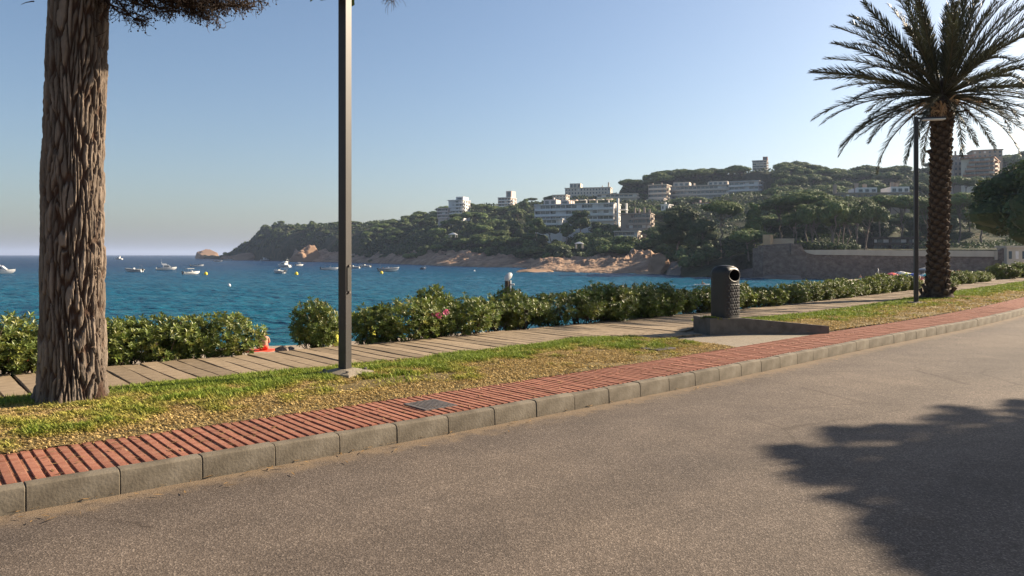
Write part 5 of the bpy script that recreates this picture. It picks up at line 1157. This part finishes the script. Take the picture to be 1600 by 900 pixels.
# ------------------------------------------------------------------ people
def person_mesh(pose, seed=0):
    """one continuous skinned body; returns body, clothing and hair meshes"""
    J = dict(pose); B = [('pel', 'spine'), ('spine', 'chest'), ('chest', 'neck'), ('neck', 'head'), ('head', 'top'), ('head', 'nose')]
    for sd in 'lr':
        B += [('chest', 'sh' + sd), ('sh' + sd, 'el' + sd), ('el' + sd, 'wr' + sd), ('wr' + sd, 'pa' + sd), ('pel', 'hip' + sd), ('hip' + sd, 'kn' + sd), ('kn' + sd, 'an' + sd), ('an' + sd, 'to' + sd)]
        w_ = Vector(J['wr' + sd]); e_v = Vector(J['el' + sd]); d = (w_ - e_v).normalized(); J['pa' + sd] = w_ + d * .07; sx = d.orthogonal().normalized(); sy = d.cross(sx)
        for f, (o_, ln) in enumerate(((-.03, .065), (-.011, .08), (.009, .075), (.028, .055))):
            J[f'f{f}a{sd}'] = w_ + d * .085 + sx * o_; J[f'f{f}b{sd}'] = w_ + d * (.085 + ln) + sx * o_ * 1.2 + sy * .02; B += [('pa' + sd, f'f{f}a{sd}'), (f'f{f}a{sd}', f'f{f}b{sd}')]
        J['tha' + sd] = w_ + d * .03 + sx * .04; J['thb' + sd] = w_ + d * .075 + sx * .065; B += [('wr' + sd, 'tha' + sd), ('tha' + sd, 'thb' + sd)]
    hd = Vector(J['head']); nk = Vector(J['neck']); up = (hd - nk).normalized(); J['top'] = hd + up * .1
    fw = Vector(J.get('look', (0, 1, 0))); J['nose'] = hd + fw * .085 + up * .005
    rad = dict(pel=.125, spine=.115, chest=.125, neck=.052, head=.088, top=.07, nose=.022)
    for sd in 'lr': rad.update({'sh' + sd: .062, 'el' + sd: .043, 'wr' + sd: .03, 'pa' + sd: .032, 'hip' + sd: .088, 'kn' + sd: .06, 'an' + sd: .042, 'to' + sd: .035, 'tha' + sd: .011, 'thb' + sd: .009}); [rad.update({f'f{f}a{sd}': .010, f'f{f}b{sd}': .008}) for f in range(4)]
    def skin(names, bones, grow=0.0):
        ids = {n_: i for i, n_ in enumerate(names)}; me = bpy.data.meshes.new('body'); me.from_pydata([tuple(J[n_]) for n_ in names], [(ids[a], ids[b]) for a, b in bones], [])
        o = bpy.data.objects.new('tmp', me); col.objects.link(o); m_ = o.modifiers.new('s', 'SKIN'); sv = me.skin_vertices[0].data
        for n_, i in ids.items(): r = rad[n_] + grow; sv[i].radius = (r, r); sv[i].use_root = (n_ == 'pel')
        o.modifiers.new('u', 'SUBSURF').levels = 1; o.modifiers['u'].render_levels = 1
        dg = bpy.context.evaluated_depsgraph_get(); out = bpy.data.meshes.new_from_object(o.evaluated_get(dg)); bpy.data.objects.remove(o); out.shade_smooth(); return out
    names = [n_ for n_ in rad if n_ in J]
    body = skin(names, B); sh = skin(['pel', 'spine', 'hipl', 'hipr', 'knl', 'knr'], [('pel', 'spine'), ('pel', 'hipl'), ('pel', 'hipr'), ('hipl', 'knl'), ('hipr', 'knr')], .016)
    hb = MB(); c = hd + up * .02 - fw * .018; hb.ball((c.x, c.y, c.z), .112, 8, 1.02); hair = hb.mesh('hair', True)
    return body, sh, hair
SIT = dict(pel=(0, 0, .12), spine=(0, -.03, .3), chest=(0, 0, .5), neck=(0, .03, .63), head=(0, .06, .76), shl=(-.17, .0, .54), shr=(.17, 0, .54), ell=(-.24, .16, .34), elr=(.24, .16, .34), wrl=(-.12, .36, .36), wrr=(.12, .36, .36),
           hipl=(-.1, .05, .12), hipr=(.1, .05, .12), knl=(-.14, .40, .43), knr=(.14, .40, .43), anl=(-.13, .62, .08), anr=(.13, .62, .08), tol=(-.14, .75, .04), tor=(.14, .75, .04))
STAND = dict(pel=(0, 0, .92), spine=(0, 0, 1.1), chest=(0, .01, 1.32), neck=(0, .01, 1.48), head=(0, .03, 1.61), shl=(-.18, 0, 1.4), shr=(.18, 0, 1.4), ell=(-.25, -.02, 1.12), elr=(.25, -.02, 1.12), wrl=(-.25, .1, .9), wrr=(.25, .1, .9),
             hipl=(-.1, 0, .9), hipr=(.1, 0, .9), knl=(-.11, .04, .5), knr=(.12, -.02, .5), anl=(-.12, .02, .09), anr=(.13, -.06, .09), tol=(-.13, .15, .04), tor=(.14, .08, .04))
CROUCH = dict(pel=(0, -.1, .42), spine=(0, -.02, .58), chest=(0, .16, .74), neck=(0, .26, .84), head=(0, .33, .94), shl=(-.17, .16, .77), shr=(.17, .16, .77), ell=(-.22, .3, .5), elr=(.22, .3, .5), wrl=(-.16, .45, .3), wrr=(.16, .45, .3),
              hipl=(-.1, -.1, .4), hipr=(.1, -.1, .4), knl=(-.16, .28, .46), knr=(.16, .28, .42), anl=(-.14, .08, .09), anr=(.14, .0, .09), tol=(-.16, .22, .04), tor=(.16, .14, .04), look=(0, .9, -.3))
PM = {k: person_mesh(p) for k, p in (('sit', SIT), ('stand', STAND), ('crouch', CROUCH))}
def person(kind, loc, rz, label, skin_, cloth, hair=None, group=None, sc_=1.0):
    e = tag(empty('person', loc, rz), label, 'person', group); e.scale = (sc_,) * 3
    for nm, me, m_ in (('body', PM[kind][0], skin_), ('swim_shorts', PM[kind][1], cloth), ('hair', PM[kind][2], hair or m_hair)):
        key = (kind, nm, m_.name)
        if key not in PMC: q = me.copy(); q.materials.clear(); q.materials.append(m_); PMC[key] = q
        obj(nm, PMC[key], None, e)
    return e
PMC = {}
def beach_at(px, Y):
    X = (px - 800) / F * Y; s_, t_ = ST(X, Y); return Vector((X, Y, float(beach_z(np.array(s_), np.array(t_)))))
p = beach_at(412, 29); person('sit', p, R(25), 'person in red swim shorts sitting on the sand by the beach gap', m_skin, m_red, sc_=.95)
obj_t = tag(MB().box(-.5, .5, -.5, .5, 0, .03, .01).build('beach_towel', m_red), 'red beach towel under the seated person', 'towel'); obj_t.location = p + Vector((-.15, .1, .005))
p = beach_at(519, 27); person('crouch', p + Vector((0, 0, .02)), R(70), 'person crouching on the sand behind the lone bush', m_skin, m_orange, sc_=1.0)
p = beach_at(256, 24); person('sit', p, R(10), 'person sitting behind the hedge gap right of the pine', m_skin, m_pink)
p = beach_at(22, 22); person('sit', p, R(-10), 'person sitting behind the hedge left of the pine', m_skin2, m_orange)
p = beach_at(500, 27); person('sit', p, R(-60), 'person in blue reclining on sand under the lone bush', m_skin, m_blue)
# lime inflatable ring half hidden behind the near lamp post
p = beach_at(553, 22); mb = MB(); ringp = [(math.cos(a) * .55, math.sin(a) * .55, 0) for a in np.linspace(0, 2 * math.pi, 25)]; mb.tube(ringp, .11, 8, False)
o = mb.build('swim_ring', m_yel, None, True, loc=p + Vector((0, 0, .62))); o.rotation_euler = (R(68), 0, R(20)); tag(o, 'lime yellow swim ring behind the near lamp post', 'swim ring')
for k, (px, Y, sz, lab) in enumerate([(441, 26, .24, 'larger of two brown stones on the sand at the beach gap'), (453, 26.5, .18, 'smaller brown stone on the sand at the beach gap'), (575, 24, .35, 'brown stone on the sand right of the near lamp post')]):
    p = beach_at(px, Y); me = bms[k].copy(); me.materials.append(m_rockgrey); tag(obj('beach_stone', me, None, None, p + Vector((0, 0, sz * .35)), k, (sz * 1.2, sz, sz * .8)), lab, 'stone')
# beach shower with a tilted white disc
p = beach_at(793, 19); hs_ = at(793, 449, 19).z - p.z; sh = tag(empty('beach_shower', p), 'beach shower post with tilted white oval head above the hedge', 'shower')
MB().tube([(0, 0, -.2), (0, 0, hs_ + .16)], [.075, .07], 14).build('post', m_stem, sh, True)
MB().tube([(.075, -.02, 0), (.075, -.02, hs_ + .18)], .018, 8).build('pipe', m_white, sh, True)
mb = MB(); mb.lathe([(.10, -.012), (.11, 0), (.10, .012), (.01, .02)], 24, (0, 0, 0), .72, 1.25); o = mb.build('head', m_white, sh, True, loc=(.02, -.06, hs_ + .27)); o.rotation_euler = (R(62), R(42), 0)
MB().tube([(.08, -.03, hs_ + .07), (.17, -.05, hs_ + .075)], [.02, .025], 8).build('tap', m_white, sh, True)

# umbrellas and bathers on the far beach
def parasol(px, py, Y, mat, label, mat2=None, r=1.0):
    top = at(px, py, Y); zb = beach_at(px, Y).z; e = tag(empty('beach_umbrella', (top.x, top.y, zb)), label, 'umbrella', 'parasols on the far beach'); h_ = max(1.6, top.z - zb)
    MB().tube([(0, 0, -.2), (0, 0, h_)], .025, 6).build('pole', m_white, e)
    n = 10
    for w_, mt in ((0, mat), (1, mat2 or mat)):
        mb = MB()
        for k in range(n):
            if k % 2 != w_: continue
            a, b = 2 * math.pi * k / n, 2 * math.pi * (k + 1) / n
            mb.add([(0, 0, h_), (r * .55 * math.cos(a), r * .55 * math.sin(a), h_ - .16), (r * .55 * math.cos(b), r * .55 * math.sin(b), h_ - .16), (r * math.cos(b), r * math.sin(b), h_ - .5), (r * math.cos(a), r * math.sin(a), h_ - .5)], [(0, 1, 2), (1, 4, 3, 2)])
        o = mb.build('canopy', mt, e); md = o.modifiers.new('t', 'SOLIDIFY'); md.thickness = .01
parasol(1394, 429, 150, m_pink, 'pink beach umbrella left of the far lamp', m_red, 1.3)
parasol(1417, 430, 145, m_yel, 'lime yellow beach umbrella left of the far lamp', m_whitec, 1.4)
parasol(1428, 432, 140, m_blue, 'blue beach umbrella touching the far lamp post', m_blue, 1.4)
parasol(1326, 444, 118, m_blue, 'blue and red striped beach umbrella low above the hedge', m_orange, 1.3)
parasol(1408, 430, 160, m_whitec, 'white beach umbrella between the pink and the yellow one', m_grey, 1.4)
parasol(1493, 425, 120, m_red, 'red beach umbrella right of the palm trunk', m_pink, 1.5)
parasol(1447, 427, 130, m_teal, 'teal beach umbrella left of the palm trunk', m_whitec, 1.2)
parasol(1445, 418, 150, m_grey, 'grey beach umbrella above the teal one', m_grey, 1.4)
gb = np.random.default_rng(91); cl_ = [m_red, m_blue, m_pink, m_yel, m_teal, m_orange, m_whitec, m_navy]
for i in range(26):
    px = gb.choice([1382, 1398, 1440, 1446, 1452, 1488]) + gb.normal() * 5 if i < 20 else 1330 + gb.random() * 60; Y = 105 + gb.random() * 55
    person('stand' if gb.random() < .65 else 'sit', beach_at(px, Y), gb.random() * 6.28, 'bather on the crowded beach near the far lamp', m_skin if gb.random() < .6 else m_skin2, cl_[i % 8], None, 'bathers on the far beach')
p = beach_at(1372, 150); e = tag(empty('folded_umbrella', p), 'folded white beach umbrella standing left of the pink one', 'umbrella'); MB().tube([(0, 0, -.2), (0, 0, .9)], .03, 6).build('pole', m_white, e); MB().lathe([(.02, .8), (.2, .9), (.16, 1.8), (.03, 2.6)], 10).build('canopy', m_offwhite, e, True)

# ------------------------------------------------------------------ boats
def hull(L_, B_, H_, rise=.35, n=16):
    V = []; m = 6
    for i in range(n):
        u = i / (n - 1); x = L_ * (u - .5); b = B_ / 2 * (1 - max(0, (u - .45) / .55) ** 2.2) * (.9 + .1 * min(1, u * 4)); top = H_ * (1 + rise * u ** 2); keel = -.25 * H_ * (1 - u ** 3) + top * .55 * max(0, (u - .8) / .2) ** 2
        b = max(b, .02)
        for k in range(m):
            v = k / (m - 1); V.append((x, -b * (v ** .5), keel + (top - keel) * v ** 1.5))
        for k in range(m - 1, -1, -1):
            v = k / (m - 1); V.append((x, b * (v ** .5), keel + (top - keel) * v ** 1.5))
    w_ = 2 * m; Fc = [(i * w_ + k, i * w_ + k + 1, (i + 1) * w_ + k + 1, (i + 1) * w_ + k) for i in range(n - 1) for k in range(w_ - 1)]
    Fc += [(i * w_ + m - 1, (i + 1) * w_ + m - 1, (i + 1) * w_ + m, i * w_ + m)[::-1] for i in range(0)]
    Fc += [tuple(range(w_))]
    return MB().add(V, Fc)
def deck(L_, B_, H_, u0, u1, dz, rise=.35, n=10):
    V = []
    for i in range(n):
        u = u0 + (u1 - u0) * i / (n - 1); b = max(.02, B_ / 2 * (1 - max(0, (u - .45) / .55) ** 2.2) * (.9 + .1 * min(1, u * 4))) * .97; z = H_ * (1 + rise * u ** 2) - dz; V += [(L_ * (u - .5), -b, z), (L_ * (u - .5), b, z)]
    return MB().add(V, [(2 * i, 2 * i + 2, 2 * i + 3, 2 * i + 1) for i in range(n - 1)])
def cabin(x0, x1, hw, z0, z1, sf=.35, sr=.1, tin=.85):
    h_ = z1 - z0; return MB().add([(x0, -hw, z0), (x1, -hw, z0), (x1, hw, z0), (x0, hw, z0), (x0 + sr * h_, -hw * tin, z1), (x1 - sf * h_ * 2, -hw * tin, z1), (x1 - sf * h_ * 2, hw * tin, z1), (x0 + sr * h_, hw * tin, z1)], [(3, 2, 1, 0), (4, 5, 6, 7), (0, 1, 5, 4), (1, 2, 6, 5), (2, 3, 7, 6), (3, 0, 4, 7)])
def outboard(e, x, z, s_=1.0):
    mb = MB(); mb.box(x - .35 * s_, x, -.17 * s_, .17 * s_, z + .1, z + .62 * s_, .06); mb.box(x - .22 * s_, x - .08 * s_, -.06, .06, z - .6, z + .12); mb.build('outboard_motor', m_black, e)
def boat(kind, px, py, L_, yaw, label, Y=None, hm=m_white):
    Y = Y or (CZ - SEA) * F / (py - 398); X = (px - 800) / F * Y; e = tag(empty('motor_boat', (X, Y, SEA + .02), R(yaw)), label, 'boat', 'boats moored in the bay')
    B_ = L_ * .36; H_ = L_ * .13
    hl_ = hull(L_, B_, H_).build('hull', hm, e, True); deck(L_, B_, H_, .58, .995, .03).build('foredeck', m_offwhite, e); deck(L_, B_, H_, .01, .58, H_ * .45).build('cockpit_sole', m_offwhite, e)
    mb = MB()
    for sd in (-1, 1): mb.tube([(L_ * (u - .5), sd * max(.02, B_ / 2 * (1 - max(0, (u - .45) / .55) ** 2.2)), H_ * (1 + .35 * u * u) * .97) for u in np.linspace(.02, 1, 9)], .045, 5)
    mb.build('rubbing_strake', m_navy, hl_)
    if kind == 'cruiser':
        c = cabin(-L_ * .18, L_ * .28, B_ * .38, H_ * .95, H_ * 2.15, .55, .1); cbn = c.build('cabin', m_white, e)
        MB().add([(x, y, z) for x, y, z in [(-L_ * .12, -B_ * .382, H_ * 1.35), (L_ * .15, -B_ * .382, H_ * 1.35), (L_ * .08, -B_ * .345, H_ * 1.85), (-L_ * .12, -B_ * .345, H_ * 1.85)]], [(0, 1, 2, 3)]).build('side_window', m_glass, cbn)
        MB().add([(x, -y, z) for x, y, z in [(-L_ * .12, -B_ * .382, H_ * 1.35), (L_ * .15, -B_ * .382, H_ * 1.35), (L_ * .08, -B_ * .345, H_ * 1.85), (-L_ * .12, -B_ * .345, H_ * 1.85)]], [(3, 2, 1, 0)]).build('side_window', m_glass, cbn)
        cabin(-L_ * .22, L_ * .03, B_ * .30, H_ * 2.16, H_ * 2.6, .3, 0).build('flybridge', m_white, e)
        ra_ = MB().tube([(-L_ * .2, -B_ * .28, H_ * 2.1), (-L_ * .24, -B_ * .2, H_ * 3.2), (-L_ * .24, B_ * .2, H_ * 3.2), (-L_ * .2, B_ * .28, H_ * 2.1)], .05, 6).build('radar_arch', m_white, e)
        MB().tube([(-L_ * .24, 0, H_ * 3.2), (-L_ * .25, 0, H_ * 4.4)], .02, 5).build('antenna', m_white, ra_)
    elif kind == 'open':
        cabin(-L_ * .02, L_ * .10, B_ * .2, H_ * .5, H_ * 1.5, .2, .1).build('console', m_white, e); cabin(L_ * .08, L_ * .12, B_ * .34, H_ * 1.0, H_ * 1.75, .4, .3).build('windshield', m_glass, e)
        MB().box(-L_ * .36, -L_ * .2, -B_ * .36, B_ * .36, H_ * .5, H_ * .95, .05).build('bench_seat', m_whitec, e); outboard(e, -L_ * .5, H_ * .6, L_ / 6)
    elif kind == 'canopy':
        cabin(-L_ * .02, L_ * .10, B_ * .2, H_ * .5, H_ * 1.5, .2, .1).build('console', m_white, e); cabin(-L_ * .3, L_ * .1, B_ * .40, H_ * 2.3, H_ * 2.45, .1, 0).build('bimini_top', m_navy if 'dark' in label else m_offwhite, e)
        for x in (-L_ * .27, L_ * .07):
            for y in (-B_ * .36, B_ * .36): MB().tube([(x, y, H_ * .8), (x, y, H_ * 2.3)], .022, 5).build('canopy_pole', m_grey, e)
        outboard(e, -L_ * .5, H_ * .6, L_ / 6); MB().box(-L_ * .4, -L_ * .28, -B_ * .36, B_ * .36, H_ * .5, H_ * .95, .05).build('bench_seat', m_navy, e)
    elif kind == 'rib':
        for sd in (-1, 1): MB().tube([(-L_ * .52, sd * B_ * .45, H_ * .9), (-L_ * .1, sd * B_ * .47, H_ * .95), (L_ * .25, sd * B_ * .42, H_ * 1.1), (L_ * .44, sd * B_ * .2, H_ * 1.35), (L_ * .52, 0, H_ * 1.5)], [.2, .25, .25, .22, .15], 8).build('inflatable_tube', m_grey, e, True)
        cabin(-L_ * .05, L_ * .06, B_ * .18, H_ * .5, H_ * 1.7, .1, .1).build('console', m_white, e); outboard(e, -L_ * .5, H_ * .6, L_ / 6)
        MB().tube([(-L_ * .4, -B_ * .3, H_ * .8), (-L_ * .42, -B_ * .25, H_ * 2.8), (-L_ * .42, B_ * .25, H_ * 2.8), (-L_ * .4, B_ * .3, H_ * .8)], .035, 6).build('ski_arch', m_iron, e)
    return e
boat('cruiser', -2, 428, 9, 20, 'large white cruiser cut by the left edge')
boat('cruiser', 185, 405.5, 11, 170, 'tiny white motor boat under way on the horizon')
boat('rib', 209, 425, 6.4, 172, 'grey inflatable boat with a stern arch right of the pine')
boat('cruiser', 260, 422, 7.4, 28, 'white cabin cruiser right of the grey inflatable')
boat('open', 308, 416.5, 6.2, 20, 'white open boat behind the left yellow buoy')
boat('canopy', 299, 428.5, 5.6, 55, 'white boat seen from astern beside the left yellow buoy')
boat('open', 341, 409, 7, 10, 'small far white boat near the rock islet')
boat('cruiser', 444, 417.5, 8.4, 150, 'bright white cruiser with raised bow left of the lamp post')
boat('canopy', 436, 427, 6.2, 140, 'open boat with dark outboard beside the middle yellow buoy')
boat('canopy', 468, 415.5, 5.4, 60, 'small cabin boat below the peaked rock left of the lamp post')
boat('canopy', 515, 422, 6.6, 15, 'white boat with dark canopy just left of the lamp post')
boat('open', 552, 419.5, 6.4, 165, 'white boat just right of the lamp post, half hidden')
boat('open', 570, 417.5, 6.6, 160, 'low white speedboat below the pink rocks')
rb = boat('rib', 607, 424, 7.2, 8, 'inflatable boat carrying people beside the right yellow buoy')
boat('canopy', 662, 421.5, 5.2, 80, 'dark little boat seen end on right of the inflatable with people', hm=m_navy)
boat('cruiser', 414, 407.2, 9, 30, 'faint white boat at the foot of the far cliff')
boat('open', 356, 407, 9, 5, 'faint white boat beside the far sea stack')
Yb = rb.location.y
for k, dx in enumerate((-2.0, -.9, 1.0, 1.9)):
    person('sit', (rb.location.x + dx, Yb + (k % 2) * .6 - .3, SEA + .75), k * 1.7, ('person in dark clothes', 'person in white', 'person in red', 'person in blue')[k] + ' sitting in the inflatable boat', m_skin2, (m_navy, m_whitec, m_red, m_blue)[k])
def buoy(px, py, r, mat, label, group=None):
    Y = (CZ - SEA) * F / (py - 398); X = (px - 800) / F * Y; e = tag(empty('buoy', (X, Y, SEA)), label, 'buoy', group)
    MB().lathe([(r * .3, -r * .8), (r * .85, -r * .35), (r, .2 * r), (r * .9, .8 * r), (r * .55, 1.3 * r), (r * .12, 1.5 * r)], 16).build('float', mat, e, True); MB().tube([(0, 0, 1.45 * r), (0, 0, 1.75 * r)], r * .12, 6).build('eye', m_iron, e)
buoy(321.5, 429, .55, m_yellow, 'yellow buoy between the two left white boats', 'yellow buoys'); buoy(463, 429, .55, m_yellow, 'yellow buoy left of the lamp post', 'yellow buoys'); buoy(596, 427.5, .55, m_yellow, 'yellow buoy at the bow of the crowded inflatable', 'yellow buoys')
buoy(358, 447, .32, m_white, 'small white float in open water right of the pine'); buoy(741, 424, .35, m_white, 'small white float off the pink rocks')
kY = 6 * F / 48; kp = Vector(((1097 - 800) / F * kY, kY, SEA)); ky = tag(empty('kayak', kp, R(10)), 'white kayak with paddler left of the litter bin', 'kayak')
hull(3.2, .75, .22, .2).build('hull', m_white, ky, True); deck(3.2, .75, .22, .02, .99, .01, .2).build('deck', m_whitec, ky); MB().tube([(-.2, -1.0, .75), (.1, 0, .65), (.4, 1.0, .55)], .02, 5).build('paddle', m_yellow, ky)
person('sit', kp + Vector((0, 0, .08)), R(-80), 'paddler sitting in the white kayak', m_skin2, m_navy)

# ------------------------------------------------------------------ haze
hz = MB().box(-14000, 14000, -1500, 30000, SEA - 15, 110).mesh('haze'); hm = bpy.data.materials.new('haze'); hm.use_nodes = True; t_ = hm.node_tree
for n_ in list(t_.nodes):
    if n_.type == 'BSDF_PRINCIPLED': t_.nodes.remove(n_)
pv = t_.nodes.new('ShaderNodeVolumePrincipled'); pv.inputs['Color'].default_value = (.50, .61, .86, 1); pv.inputs['Density'].default_value = .00012; pv.inputs['Anisotropy'].default_value = .2
t_.links.new(pv.outputs[0], t_.nodes['Material Output'].inputs['Volume']); 
HAZE = True
if HAZE: tag(obj('haze', hz, hm), 'thin pale sea haze over the bay', 'haze', None, 'stuff')
